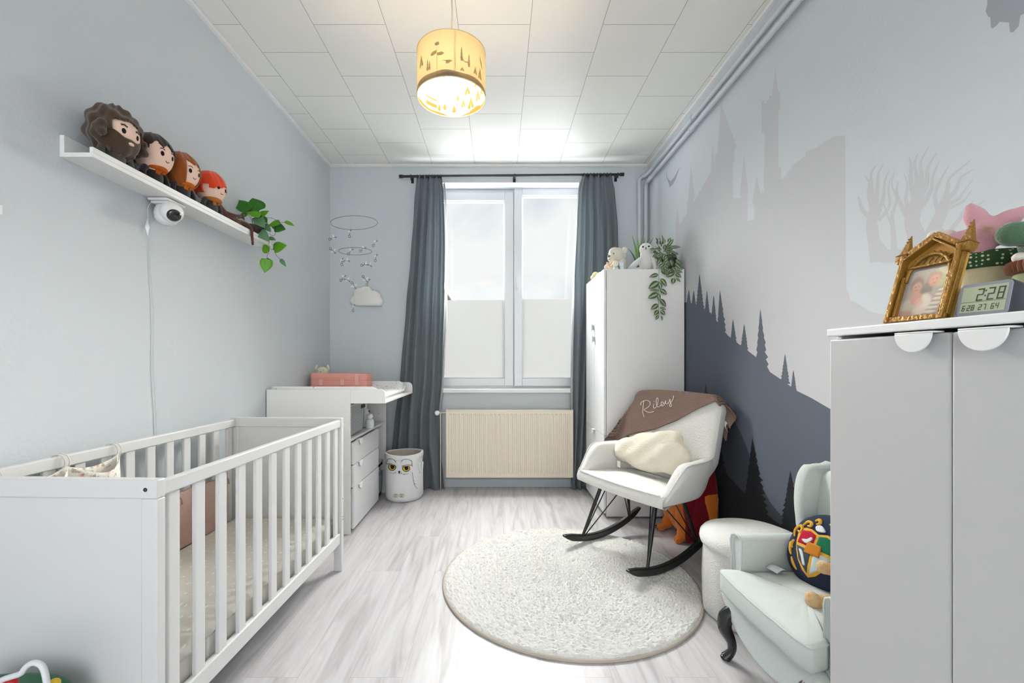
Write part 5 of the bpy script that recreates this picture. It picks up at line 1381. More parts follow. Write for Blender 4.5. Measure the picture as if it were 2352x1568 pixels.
# trailing variegated plant
vp = thing('variegated_plant', 'variegated trailing plant hanging over the near side of the wardrobe', 'plant', (1.305, 3.34, WZ))
put('pot', MB().lathe([(.001, 0), (.040, 0), (.052, .08), (.056, .10), (.050, .10), (.047, .085), (.001, .083)], n=28), mat('pot_dark', '#27302b', .6), vp)
def varieg():
    m, nt, b = nodes('variegated_leaf'); uvn = nt.nodes.new('ShaderNodeVertexColor'); uvn.layer_name = 'rim'
    r_ = nt.nodes.new('ShaderNodeMix'); r_.data_type = 'RGBA'; r_.inputs[6].default_value = lin('#234a29'); r_.inputs[7].default_value = lin('#b9c79a')
    L(nt, uvn.outputs['Color'], r_.inputs[0]); L(nt, r_.outputs[2], b.inputs['Base Color']); b.inputs['Roughness'].default_value = .4; return m
VAR = varieg()
def vleaf(g, rims, base, tip, width, face):
    base, tip = Vector(base), Vector(tip); d = tip-base; Ln = d.length; u = d/Ln; nrm = Vector(face); nrm = (nrm-u*nrm.dot(u)).normalized(); s = u.cross(nrm); nu = 8
    rows = []; lat = (-1, -.78, -.5, -.12, .12, .5, .78, 1)
    for i in range(nu+1):
        t = i/nu; w_ = width/2*math.sin(PI*t**.8)**.85 if 0 < t < 1 else 0
        for a in lat:
            rows.append(base+u*(Ln*t)+s*(w_*a)+nrm*(abs(a)*w_*.25-.08*Ln*t*t)); rims.append(1 if abs(a) == 1 else (.75 if abs(a) == .12 and .1 < t < .9 else 0))
    n_ = len(lat); g.add(rows, [(i*n_+j, (i+1)*n_+j, (i+1)*n_+j+1, i*n_+j+1) for i in range(nu) for j in range(n_-1)])
g, rims = MB(), []
def z6(x, y, Y): return at(1320+.1913*x, 520+.1913*y, Y)
YV = WY0-.022
for b0, t0, w_ in (((1005, 575), (898, 602), 55), ((1030, 625), (1112, 715), 65), ((1010, 665), (888, 742), 90), ((1012, 670), (1040, 755), 60), ((1015, 770), (900, 758), 30), ((1025, 755), (1112, 812), 60), ((1005, 805), (883, 858), 80), ((1000, 800), (1020, 890), 50),
                   ((1020, 868), (1102, 960), 65), ((1003, 935), (917, 992), 65), ((1020, 972), (1102, 995), 34), ((1005, 1005), (955, 1065), 55), ((1028, 1010), (1092, 1058), 55), ((1005, 1060), (973, 1122), 40), ((1038, 1068), (1056, 1130), 28),
                   ((1040, 520), (1115, 580), 60), ((1190, 560), (1100, 598), 65), ((1205, 565), (1285, 608), 50), ((1200, 530), (1300, 545), 36), ((1190, 620), (1175, 690), 60), ((1215, 615), (1275, 665), 30), ((1200, 440), (1295, 520), 60)):
    vleaf(g, rims, z6(*b0, YV), z6(*t0, YV-.008), w_*.1913*YV/F, (.15*rnd.uniform(-1, 1), -1, .25))
for k in range(62):
    a = rnd.uniform(0, 2*PI); r_ = rnd.random()**.6
    c = Vector((1.262+.085*r_*math.cos(a), 3.33+rnd.uniform(-.075, .05), WZ+.150+.085*r_*math.sin(a)))
    dr_ = Vector((math.cos(a)+.2*rnd.uniform(-1, 1), -.5+.5*rnd.uniform(-1, 1), math.sin(a)*.8-.15)).normalized()
    tp_ = c+dr_*rnd.uniform(.040, .062)
    if tp_.x < XR-.012 and c.x < XR-.02: vleaf(g, rims, c, tp_, rnd.uniform(.024, .034), (rnd.uniform(-.4, .4), -1, .6))
for k in range(16):
    c = Vector((1.205+.10*rnd.random(), WY0-.012-.02*rnd.random(), WZ-.01+.09*rnd.random()))
    d = Vector((rnd.uniform(-1, 1), -.3, -.7)).normalized(); vleaf(g, rims, c, c+d*.05, .03, (rnd.uniform(-.3, .3), -1, .3))
fo = put('foliage', g, VAR, vp, world=True, smooth=180)
ca = fo.data.color_attributes.new('rim', 'FLOAT_COLOR', 'POINT')
wi = vp.matrix_world
for i, r_ in enumerate(rims): ca.data[i].color = (r_, r_, r_, 1)
g = MB()
for P in ([(1100, 420, 3.30), (1020, 480, YV-.01), (1012, 600, YV), (1010, 760, YV), (1005, 900, YV), (1012, 1065, YV)], [(1200, 400, 3.28), (1195, 480, YV-.008), (1190, 560, YV), (1195, 640, YV)]):
    g.tube(smoothpath([z6(*p) for p in P], 5), .0012, 5)
for k in range(12):
    a = k*2.4; g.tube(smoothpath([(1.305+.02*math.cos(a), 3.34+.02*math.sin(a), WZ+.085), (1.285+.05*math.cos(a), 3.33+.04*math.sin(a), WZ+.15), (1.262+.065*math.cos(a), 3.33+.05*math.sin(a), WZ+.16+.04*math.sin(a*3))], 4), .0012, 5)
put('vine', g, mat('vine_green', '#4a6a3f', .6), vp, world=True, smooth=180)

# ================================================================ ORANGE AND MAROON PLUSH BEHIND THE CHAIR
ORG = mat('orange_plush', '#d9772c', .95, .1, bump=.25, bscale=220, sheen=.3); MAR = mat('maroon_plush', '#7a1020', .95, .1, bump=.25, bscale=220, sheen=.3)
dg = thing('winged_plush', 'large orange plush with maroon patchwork wings behind the rocking chair', 'soft toy', (1.25, 2.93, 0))
put('body', MB().ell((1.25, 2.95, .17), (.10, .11, .16)).ell((1.26, 2.98, .30), (.07, .08, .07)), ORG, dg, world=True, remesh=.008)
put('head', MB().ell((1.245, 2.99, .385), (.062, .062, .058)).ell((1.19, 2.96, .37), (.035, .03, .028)), ORG, dg, world=True, remesh=.007)
for (fx, fy, lean) in ((1.168, 2.815, 0), (1.135, 3.03, 1)):
    g = MB().tube(smoothpath([(1.24, fy+.06, .26), (1.205, fy+.02, .17), (1.20, fy+.01, .08), (fx+.025, fy, .03)], 5), [.055]*5+[.052]*5+[.042]*5+[.030], 14)
    g.ell((fx+.02, fy, .024), (.036, .030, .022))
    for k in (-1, 0, 1): g.ell((fx-.016+.012*abs(k)*(k > 0), fy-.006+.024*k, .017), (.026, .0135, .019))
    put('leg', g, ORG, dg, world=True, remesh=.005)
    if lean: put('claws', MB().tube([(fx-.030, fy-.028, .018), (fx-.046, fy-.032, .010)], [.004, .001], 6).tube([(fx-.036, fy-.006, .018), (fx-.052, fy-.008, .010)], [.004, .001], 6).tube([(fx-.030, fy+.018, .018), (fx-.046, fy+.02, .010)], [.004, .001], 6), INK, dg, world=True, smooth=180)
def wing(nm, cor, th, parts):
    """cor: world quad corner function (u, v) -> point; parts: list of (outline, material)"""
    for q, (o_, m_) in enumerate(parts):
        n_ = (Vector(cor(1, 0))-Vector(cor(0, 0))).cross(Vector(cor(0, 1))-Vector(cor(0, 0))).normalized()
        g = puffy(MB(), o_, lambda u, v, h: Vector(cor(u, v))+n_*h, th, 8, 3)
        put(nm if q == 0 else 'wing_patch', g, m_, dg, world=True, smooth=180)
c00, cu_, cv_ = Vector((1.215, 2.74, .012)), Vector((.160, -.018, 0)), Vector((0, .02, .50))
wing('wing', lambda u, v: c00+cu_*u+cv_*v, .020, [([(.0, .0), (.5, -.01), (.9, .0), (1.0, .3), (1.0, .62), (.93, .85), (.78, .98), (.55, .95), (.3, .75), (.1, .45), (.0, .2)], MAR)])
wing('wing_patch', lambda u, v: c00+cu_*u+cv_*v+Vector((0, -.012, 0)), .014, [([(.42, .64), (.95, .64), (.93, .40), (.90, .16), (.72, .14), (.56, .38)], ORG)])
c01 = Vector((1.155, 2.795, .02)); cu2, cv2 = Vector((.10, -.045, 0)), Vector((.02, .02, .36))
wing('wing', lambda u, v: c01+cu2*u+cv2*v, .018, [([(.35, .0), (.7, .0), (1.0, .25), (1.0, .8), (.8, 1.0), (.3, 1.0), (.15, .6), (.3, .3)], MAR)])

# ================================================================ POUF
pf = thing('pouf', 'round white teddy-fabric pouf between the rocking chair and the armchair', 'pouf', (1.155, 2.0, 0))
def wob(r_, z, k=.003): return [Vector(((r_+k*math.sin(5*a+z*9)+k*.6*math.sin(11*a))*math.cos(a), (r_+k*math.sin(5*a+z*9))*math.sin(a), z)) for a in [2*PI*i/64 for i in range(64)]]
put('base', MB().loft([wob(.185, .0), wob(.196, .012), wob(.200, .06), wob(.203, .16), wob(.201, .25), wob(.198, .318)]), BOU, pf, smooth=60)
put('lid', MB().loft([wob(.200, .318, .001), wob(.211, .322, .001), wob(.216, .338, .0015), wob(.213, .358, .0015), wob(.200, .374, .001), wob(.17, .386, .001), wob(.12, .393, .001), wob(.05, .397, .001), wob(.005, .398, 0)]), BOU, pf, smooth=180)

# ================================================================ CHILD ARMCHAIR
AC, AA = Vector((1.12, 1.51, 0)), R(2.5)
ar = thing('child_armchair', 'pale mint child wing armchair with black legs beside the near cabinet', 'armchair', AC, AA)
MINT = mat('mint_linen', (.56, .60, .585), .9, .15, bump=.18, bscale=420, vary=.05, vscale=250)
def rb(x0, y0, z0, x1, y1, z1): return MB().box(x0, y0, z0, x1, y1, z1)
# base rail with a curved apron
ap_ = [(-.21, .255), (.21, .255), (.21, .15), (.12, .155), (-.05, .15), (-.16, .155), (-.205, .20)]
apf = sp2([(-.225, .255), (.225, .255), (.225, .20), (.17, .15), (.08, .115), (0, .105), (-.08, .115), (-.17, .15), (-.225, .20)], 3, True)
put('front_apron', MB().prism(apf, lambda u, v: (-.218+.0*u, u, v), (.05, 0, 0)), MINT, ar, bevel=.012, seg=3)
put('base', rb(-.17, -.25, .15, .20, .25, .255), MINT, ar, bevel=.015, seg=3)
# cushion, T-shaped, domed
co2 = [(-.235, -.225), (-.245, -.10), (-.247, 0), (-.245, .10), (-.235, .225), (-.205, .235), (-.165, .225), (-.158, .20), (.05, .195), (.11, .19), (.12, 0), (.11, -.19), (.05, -.195), (-.158, -.20), (-.165, -.225), (-.205, -.235)]
P = sp2(co2, 3, True)
def cring(k, z): return [Vector((-.06+(x+.06)*k, y*k, z+.010*(1-k)+.008*math.cos(x*6)+(.0015*math.sin(y*110)*(x < -.2)))) for x, y in P]
put('seat_cushion', MB().loft([cring(.93, .252), cring(.985, .258), cring(1, .27), cring(1.004, .295), cring(1, .322), cring(.985, .334), cring(.93, .340), cring(.7, .345), cring(.35, .347), cring(.02, .348)]), MINT, ar, smooth=180)
put('cushion_piping', MB().tube(cring(.992, .331)+cring(.992, .331)[:1], .0028, 6), MINT, ar, smooth=180)
for s in (-1, 1):
    # arm with rolled top
    sec = [(.208, .16), (.206, .40), (.203, .44), (.208, .462), (.225, .472), (.250, .472), (.272, .462), (.280, .44), (.276, .41), (.268, .38), (.266, .16)]
    rings = []
    for x, k in ((-.158, .90), (-.166, .97), (-.160, 1.0), (-.10, 1), (0, 1.0), (.10, 1.0), (.19, 1.0)):
        rings.append([Vector((x+(.02*(z-.3) if x < -.05 else 0), s*(.240+(y-.240)*k), .30+(z-.30)*(k*.5+.5))) for y, z in sec])
    put('arm', MB().loft(rings), MINT, ar, smooth=50, bevel=.004)
    pr = [Vector((-.164+.02*(z-.3), s*(.240+(y-.240)*1.0), z)) for y, z in sec]
    put('arm_piping', MB().tube(pr, .0035, 6), MINT, ar, smooth=180)
    # wing
    wo = sp2([(.125, .46), (.105, .53), (.100, .62), (.112, .70), (.14, .742), (.19, .750), (.235, .735), (.235, .46)], 4, True)
    wm = MB()
    rr2 = []
    for k, y in ((.93, .205), (1, .212), (1, .252), (.93, .262)):
        rr2.append([Vector((.18+(x-.18)*k, s*(y+.018*(x < .15)), .60+(z-.60)*k)) for x, z in wo])
    put('wing', wm.loft(rr2), MINT, ar, smooth=60)
    # cabriole front leg
    P = smoothpath([(-.195, s*.195, .20), (-.222, s*.207, .165), (-.226, s*.208, .125), (-.205, s*.200, .075), (-.205, s*.200, .035), (-.226, s*.206, .008)], 4)
    n_ = len(P); prof_ = [.024, .0285, .026, .0185, .0150, .019]
    rad_ = [prof_[min(4, int(i*5/(n_-1)))]+(prof_[min(5, int(i*5/(n_-1))+1)]-prof_[min(4, int(i*5/(n_-1)))])*((i*5/(n_-1)) % 1 if i < n_-1 else 1) for i in range(n_)]
    put('leg', MB().tube(P, rad_, 8).ell((-.224, s*.205, .0105), (.020, .018, .0105)), mat('black_lacquer', (.014, .014, .016), .25, .6), ar, smooth=50)
    put('leg', MB().tube([(.17, s*.19, .17), (.185, s*.195, 0)], [.02, .014], 8), MATS['black_lacquer'], ar, smooth=50)
bo = sp2([(-.215, .26), (.215, .26), (.232, .45), (.228, .66), (.19, .735), (.10, .757), (0, .762), (-.10, .757), (-.19, .735), (-.228, .66), (-.232, .45)], 3, True)
def bring(k, x): return [Vector((x+.045*(z-.3), y*k, .5+(z-.5)*k)) for y, z in bo]
put('backrest', MB().loft([bring(.80, .135), bring(.94, .142), bring(.99, .152), bring(1, .17), bring(1, .205), bring(.97, .222)]), MINT, ar, smooth=180)
put('care_label', MB().box(-.150, -.2045, .342, -.118, -.2025, .376), mat('label_slate', '#5b666c', .7), ar, smooth=0)

# crest cushion
cc0 = AC+Vector((.065, .085, .468))
cq = thing('crest_cushion', 'round navy cushion with a coloured shield and gold scrolls on the mint armchair', 'cushion', cc0, R(14))
NAVY = mat('navy_print', '#2b3247', .85, .15, bump=.1, bscale=400); GOLD = mat('gold_print', '#d9a640', .85, .15); ORP = mat('orange_print', '#c77f2b', .85, .15)
TILT = Matrix.Rotation(R(22), 3, 'Y')
crad = [(.132*math.cos(a)*(1+.05*math.cos(3*a+.8)), .136*math.sin(a)*(1+.04*math.sin(2*a))) for a in [2*PI*i/28 for i in range(28)]]
TH = .045
def cs(u, v, h=None, off=0.0):
    if h is None:
        k = min(.999, math.hypot(u/.134, v/.138)); h = TH*(1-k**2.6)**.5+off
    return TILT @ Vector((-h, -u, v))
put('cushion_body', puffy(MB(), crad, lambda u, v, h: cs(u, v, h), TH, 16, 2), NAVY, cq, smooth=180)
def cpatch(nm, polys, m, off=.0025):
    g = MB()
    for p in polys:
        Q = sp2(p, 2, True) if len(p) > 8 else p
        cx_ = sum(a for a, b_ in Q)/len(Q); cy2 = sum(b_ for a, b_ in Q)/len(Q)
        rings = [[cs(cx_+(a-cx_)*k, cy2+(b_-cy2)*k, None, off*(1 if k < 1 else .2)) for a, b_ in Q] for k in (1, .97, .7, .4, .02)]
        g.loft(rings, caps=False)
    put(nm, g, m, cq, smooth=180)
# u to the viewer's right is towards -Y local
shield = [(-.072, .050), (-.03, .062), (.0, .052), (.03, .062), (.072, .050), (.074, .0), (.05, -.06), (.0, -.105), (-.05, -.06), (-.074, .0)]
cpatch('shield', [shield], GOLD, .0022)
cpatch('red_quarter', [[(-.064, .046), (-.03, .054), (-.005, .046), (-.005, -.002), (-.066, -.002)]], mat('red_print', '#b3203c', .85, .15), .0042)
cpatch('green_quarter', [[(.064, .046), (.03, .054), (.005, .046), (.005, -.002), (.066, -.002)]], mat('green_print', '#1f6b4c', .85, .15), .0042)
cpatch('grey_quarter', [[(-.066, -.012), (-.005, -.012), (-.005, -.092), (-.044, -.058)]], mat('charcoal_print', '#47525a', .85, .15), .0042)
cpatch('blue_quarter', [[(.066, -.012), (.005, -.012), (.005, -.092), (.044, -.058)]], mat('ice_print', '#b9c6cc', .85, .15), .0042)
cpatch('centre_badge', [[(-.026, .016), (.026, .016), (.030, -.026), (-.030, -.026)]], ORP, .0062)
WHP = mat('pale_print', '#d8dde2', .85, .15)
for q_ in [sp2([(-.05, .014), (-.03, .022), (-.018, .034), (-.012, .028), (-.02, .014), (-.034, .006)], 3, True), sp2([(-.05, -.022), (-.035, -.026), (-.022, -.05), (-.014, -.068), (-.022, -.07), (-.034, -.046)], 3, True), sp2([(.02, .07), (.0, .086), (-.016, .078), (-.012, .066), (.0, .062)], 3, True)]: cpatch('pale_motif', [q_], WHP, .0066)
g = MB()
for P in ([(-.088, .012), (-.098, .035), (-.082, .058), (-.066, .052), (-.070, .036), (-.084, .038)], [(-.070, .062), (-.058, .082), (-.040, .082), (-.040, .070), (-.052, .068)], [(-.032, .094), (-.02, .104), (-.012, .092), (-.022, .084)], [(.02, .10), (.034, .102), (.044, .088)],
          [(-.102, -.012), (-.094, -.036), (-.082, -.056)], [(-.080, -.062), (-.066, -.082), (-.048, -.098)], [(-.086, .0), (-.092, -.018), (-.084, -.03)], [(.088, .012), (.098, .035), (.082, .058), (.066, .052)], [(.102, -.012), (.094, -.036), (.080, -.062)]):
    Q = [cs(p.x, p.y, None, .001) for p in smoothpath([(a, b_, 0) for a, b_ in P], 5)]; n_ = len(Q); g = MB()
    g.tube(Q, [.0028+.0035*math.sin(PI*i/(n_-1)) for i in range(n_)], 6); put('gold_scroll', g, GOLD, cq, smooth=180)

put('white_tag', MB().sheet(lambda u, v: Vector((-.075-.05*v, .075+.05*u, -.098+.01*math.sin(v*3)-.004*v)), 4, 4), mat('tag_grey', '#c9ced0', .7), cq, smooth=180, solid=.0008)
# tan teddy, mostly behind the cabinet
TAN = mat('tan_fur', '#d6b386', .95, .1, bump=1, bscale=110, sheen=.3)
td0 = AC+Vector((.0, -.128, .345))
td = thing('tan_teddy', 'tan furry teddy seated in the armchair, mostly hidden by the cabinet', 'soft toy', td0, R(4))
put('body', MB().ell((.03, 0, .07), (.055, .06, .072)), TAN, td, remesh=.006)
put('head', MB().ell((.02, 0, .168), (.052, .056, .052)).ell((-.028, 0, .155), (.026, .026, .022)).ell((.03, .045, .210), (.016, .02, .02)).ell((.03, -.045, .210), (.016, .02, .02)), TAN, td, remesh=.006)
for s in (-1, 1):
    put('arm', MB().tube(smoothpath([(.025, s*.05, .115), (-.005, s*.070, .125), (-.030, s*.078, .132)], 4), .020, 10).ell((-.030, s*.078, .132), .0225), TAN, td, remesh=.005)
    put('leg', MB().tube(smoothpath([(.01, s*.045, .028), (-.04, s*.060, .026), (-.075, s*.068, .026)], 4), .024, 10).ell((-.078, s*.068, .030), (.020, .026, .029)), TAN, td, remesh=.005)
    put('eye', MB().ell((-.026, s*.02, .178), .005), INK, td, smooth=180)
put('nose', MB().ell((-.054, 0, .160), (.006, .010, .007)), INK, td, smooth=180)

# ================================================================ NEAR CABINET
CXF, CY1, CY0, CZ = .872, 1.128, .50, 1.246
cab_ = thing('white_cabinet', 'white two-door cabinet at the right edge with the gold frame on top', 'cabinet', ((CXF+XR)/2, (CY0+CY1)/2, 0))
def cbx(nm, *a, m=None, bevel=.002): return put(nm, MB().box(*a), m or FURN, cab_, world=True, bevel=bevel)
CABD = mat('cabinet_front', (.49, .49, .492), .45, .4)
cbx('side_panel', CXF, CY1-.018, 0, XR-.006, CY1, CZ-.019); cbx('side_panel', CXF, CY0, 0, XR-.006, CY0+.018, CZ-.019)
cbx('back_panel', XR-.016, CY0+.018, .02, XR-.006, CY1-.018, CZ-.019); cbx('top_panel', CXF-.024, CY0-.002, CZ-.019, XR-.006, CY1+.002, CZ, m=WHITE, bevel=.003)
cbx('plinth', CXF+.03, CY0+.018, 0, CXF+.045, CY1-.018, .05); cbx('shelf', CXF+.02, CY0+.018, .60, XR-.02, CY1-.018, .618)
ys = F*(CXF-.018)/(2184-CX)
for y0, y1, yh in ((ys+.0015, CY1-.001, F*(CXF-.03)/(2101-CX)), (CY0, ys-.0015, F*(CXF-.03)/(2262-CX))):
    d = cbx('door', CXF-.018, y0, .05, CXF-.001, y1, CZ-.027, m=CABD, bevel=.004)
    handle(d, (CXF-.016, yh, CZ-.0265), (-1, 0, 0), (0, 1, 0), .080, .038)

# gold frame
GO = mat('antique_gold', '#946c2a', .45, .5, bump=.35, bscale=160, metal=.5, vary=.35, vscale=35)
GO2 = mat('gold_face', '#c79a4c', .5, .5, metal=.35)
fY, fX = .945, .905
gf = thing('photo_frame', 'ornate gold pointed-arch photo frame leaning back on the white cabinet', 'picture frame', (fX, fY, CZ+.001), R(6))
LEAN = Matrix.Rotation(R(17), 3, 'Y')
fw, fh = .126, .158
def fp(u, v, d=0): return LEAN @ Vector((-d, -u, v))      # u to the viewer's right, v up the frame, d out of it
def fprism(poly, d0, d1): 
    return lambda g: g.prism(poly, lambda u, v: fp(u, v, d0), fp(0, 0, d1)-fp(0, 0, d0))
h_ = fw/2
g = MB(); g.prism([(-h_, 0), (h_, 0), (h_, fh), (0, fh+.040), (-h_, fh)], lambda u, v: fp(u, v, -.004), fp(0, 0, .006))
put('backing_board', g, GO2, gf, smooth=0)
g = MB()
def bar(u0, v0, u1, v1, w_, d): 
    a, b_ = Vector((u0, v0)), Vector((u1, v1)); t = (b_-a).normalized(); n_ = Vector((-t.y, t.x))*w_/2
    g.prism([tuple(a+n_), tuple(b_+n_), tuple(b_-n_), tuple(a-n_)][::-1], lambda u, v: fp(u, v, 0), fp(0, 0, d))
for s in (-1, 1):
    bar(s*(h_-.007), 0, s*(h_-.007), fh, .008, .018); bar(s*(h_-.016), .012, s*(h_-.016), fh-.05, .006, .012)
    bar(s*(h_-.002), 0, s*(h_-.002), fh, .004, .012)
    bar(s*h_, fh-.004, 0, fh+.040, .012, .014); bar(s*(h_-.004), fh-.014, 0, fh+.028, .004, .018)
bar(-h_, .006, h_, .006, .012, .016); bar(-h_+.02, .128, h_-.02, .128, .005, .012)
put('frame_body', g, GO, gf, bevel=.0012)
arch = [(s, v) for s, v in [(-h_+.020, .095)]+[((h_-.020)*math.cos(R(180-a)), .105+.050*math.sin(R(a))) for a in range(0, 181, 15)]+[(h_-.020, .095)]]
g = MB().tube([fp(u, v, .006) for u, v in arch], .004, 8)
for i in range(0, len(arch)): g.ell(fp(arch[i][0]*1.07, .1+(arch[i][1]-.1)*1.08, .006), .0028, None, 8, 6)
put('arch_moulding', g, GO, gf, smooth=180)
g = MB()
for k in range(6):
    u = -.030+.012*k; g.tube(smoothpath([fp(u, .130, .004), fp(u+.002, .140, .004), fp(u+.007, .147, .004)], 3), .0013, 6)
put('tracery', g, mat('dark_gold', '#5d3f17', .6), gf, smooth=180)
for s in (-1, 1):
    g = MB(); b0 = fp(s*(h_-.002), fh-.006, .004); up = fp(0, 1, 0); rt_ = fp(1, 0, 0); fw_ = fp(0, 0, 1)
    for z0_, z1_, w0, w1 in ((-.008, .0, .012, .015), (.0, .010, .015, .015), (.010, .014, .017, .013), (.014, .062, .011, .0008)):
        g.loft([[b0+up*z+rt_*(w_*a)+fw_*(w_*c) for a, c in ((-.8, -.6), (.8, -.6), (.8, .8), (-.8, .8))] for z, w_ in ((z0_, w0), (z1_, w1))])
    for k in range(6): 
        z = .018+.007*k
        for a in (-1, 1): g.ell(b0+up*z+rt_*(a*.0085*(1-(z-.014)/.05))+fw_*.004, .0016, None, 6, 4)
    put('pinnacle', g, GO, gf, smooth=0)
# the photograph in it: two people with a baby, as soft flat shapes
ph0g = MB(); nu_, nv_ = 56, 64
BL = [(-.004, .070, .050, .060, .0, '#8f8f95'), (.030, .100, .020, .024, .6, '#b9c486'), (.036, .118, .018, .014, .4, '#cfd6b4'), (-.036, .052, .020, .028, .0, '#a79c90'), (.003, .066, .013, .028, .9, '#70706c'),
      (.016, .048, .024, .022, .4, '#b8aa9b'), (-.014, .036, .034, .024, .8, '#cdbfae'), (.004, .046, .015, .020, .9, '#ddd3c8'), (-.020, .089, .0145, .0185, .8, '#7c625a'), (-.018, .081, .0105, .0135, .95, '#c89b8d'), (.014, .100, .0155, .0145, .8, '#a08478'),
      (.015, .093, .0115, .0140, .95, '#cd9488'), (-.014, .056, .0125, .0150, .95, '#cf9d90'), (-.006, .046, .010, .010, .7, '#d9b0a4'), (-.032, .022, .018, .0085, .9, '#c79c90'), (-.002, .026, .014, .010, .8, '#d8c9b9')]
BL += [(.021+.0035*k, .022+.0095*k, .0125, .0030, .9, '#e0d7c9') for k in range(6)]
BL += [(-.021, .083, .0022, .0012, .7, '#6b4c46'), (-.0145, .084, .0022, .0012, .7, '#6b4c46'), (.011, .096, .0022, .0012, .7, '#6b4c46'), (.018, .097, .0022, .0012, .7, '#6b4c46'), (-.018, .0755, .004, .0013, .7, '#a3605a'), (.015, .088, .004, .0013, .7, '#a3605a')]
cols = []
def phcol(u, v):
    c = Vector(lin('#a9a3a0')[:3])
    for cu3, cv3, a, b_, k, h in BL:
        d = math.hypot((u-cu3)/a, (v-cv3)/b_)
        w3 = (k or .5)*(1-zsm(.72, 1.18, d)); c = c.lerp(Vector(lin(h)[:3]), w3)
    return c*(1+.06*noise.noise(Vector((u*500, v*500, 0))))
def phv(a, b_): 
    u, v = -.048+.096*a, .014+.112*b_; cols.append(phcol(u, v)); return fp(u, v, .0027)
ph0g.sheet(phv, nu_, nv_)
mph, nt, bb = nodes('photo_print'); vc = nt.nodes.new('ShaderNodeVertexColor'); vc.layer_name = 'print'; L(nt, vc.outputs['Color'], bb.inputs['Base Color']); bb.inputs['Roughness'].default_value = .25
ph0 = put('photo', ph0g, mph, gf, smooth=0)
ca = ph0.data.color_attributes.new('print', 'FLOAT_COLOR', 'POINT')
for i_, c_ in enumerate(cols): ca.data[i_].color = (*c_, 1)
g = MB(); g.prism([(-.02, .0), (.02, .0), (.012, .12), (-.012, .12)], lambda u, v: fp(u, v, -.006)+Vector((.055*(1-v/.12), 0, 0)) if v < .06 else fp(u, v, -.006), (.002, 0, 0))
put('easel_back', g, mat('black_felt', '#1c1a1a', .9), gf, smooth=0)

# clock
kX, kY = .930, .834
ck = thing('digital_clock', 'grey digital clock reading 2:28 on the white cabinet', 'clock', (kX, kY, CZ+.0005), R(10))
KT = Matrix.Rotation(R(14), 3, 'Y')
def kp(u, v, d=0): return KT @ Vector((-d, -u*.85, v))
kw, kh = .094, .068
rr4 = rrect(-kw/2, 0, kw/2, kh, .008, 5)
put('case', MB().loft([[kp(u*.96, kh/2+(v-kh/2)*.95, .013) for u, v in rr4], [kp(u, v, .010) for u, v in rr4], [kp(u, v, -.022) for u, v in rr4], [kp(u*.9, kh/2+(v-kh/2)*.9, -.030) for u, v in rr4]]), mat('clock_dark', '#33353c', .4), ck, smooth=30)
put('bezel', MB().loft([[kp(u*.97, kh/2+(v-kh/2)*.96, .0125) for u, v in rr4], [kp(u*.96, kh/2+(v-kh/2)*.95, .0150) for u, v in rr4]]), mat('clock_silver', '#8b8e97', .35), ck, smooth=30)
put('display', MB().box(0, 0, 0, 0, 0, 0).prism([(-.040, .008), (.040, .008), (.040, .060), (-.040, .060)], lambda u, v: kp(u, v, .0151), kp(0, 0, .0004)), mat('lcd_green', '#aeb69a', .3), ck, smooth=0)
SEG = {'0': 'abcdef', '1': 'bc', '2': 'abged', '3': 'abgcd', '4': 'fgbc', '5': 'afgcd', '6': 'afgedc', '7': 'abc', '8': 'abcdefg', '9': 'abfgcd'}
def digit(g, ch, u0, v0, w_, h2, t):
    sh = lambda u, v: kp((u0+u+v*.08)*.95, v0+v-.002, .0158)
    S = {'a': (0, h2-t, w_, h2), 'g': (0, h2/2-t/2, w_, h2/2+t/2), 'd': (0, 0, w_, t), 'f': (0, h2/2, t, h2), 'b': (w_-t, h2/2, w_, h2), 'e': (0, 0, t, h2/2), 'c': (w_-t, 0, w_, h2/2)}
    for c_ in SEG[ch]:
        a, b_, c, d = S[c_]; e = t*.12
        g.prism([(a+e, b_+e), (c-e, b_+e), (c-e, d-e), (a+e, d-e)], sh, kp(0, 0, .0002))
g = MB()
digit(g, '2', -.014, .032, .013, .025, .0032); digit(g, '2', .006, .032, .013, .025, .0032); digit(g, '8', .024, .032, .013, .025, .0032)
for v in (.038, .048): g.prism([(.0015, v), (.004, v), (.004, v+.003), (.0015, v+.003)], lambda u, w2: kp(u, w2, .0158), kp(0, 0, .0002))
for ch, u in (('6', -.038), ('2', -.028), ('8', -.020), ('2', -.006), ('7', .002), ('6', .017), ('4', .025)): digit(g, ch, u, .0135, .0058, .0115, .0016)
g.prism([(-.040, .0285), (.040, .0285), (.040, .0290), (-.040, .0290)], lambda u, w2: kp(u, w2, .0158), kp(0, 0, .0002))
put('digits', g, mat('lcd_ink', '#3c4438', .5), ck, smooth=0)
# clear packet left of the clock
pkt = thing('clear_packet', 'crinkled clear plastic packet between the gold frame and the clock', 'packet', (.968, .905, CZ+.0005), R(10))
mpk, nt, bb = nodes('clear_plastic'); bb.inputs['Base Color'].default_value = (.80, .83, .87, 1); bb.inputs['Roughness'].default_value = .12; bb.inputs['Alpha'].default_value = .6; bb.inputs['Specular IOR Level'].default_value = .8
def pkf(u, v): return Vector((.004*math.sin(v*11)+.006*math.sin(u*9), .022-.075*u, .068*v+.003*math.sin(u*12)*v))
put('packet_film', MB().sheet(pkf, 14, 14), mpk, pkt, smooth=180, solid=.001)
put('paper_insert', MB().box(.008, -.044, 0, .012, .020, .055), mat('paper_white', '#e3e8ee', .6), pkt, bevel=.001)

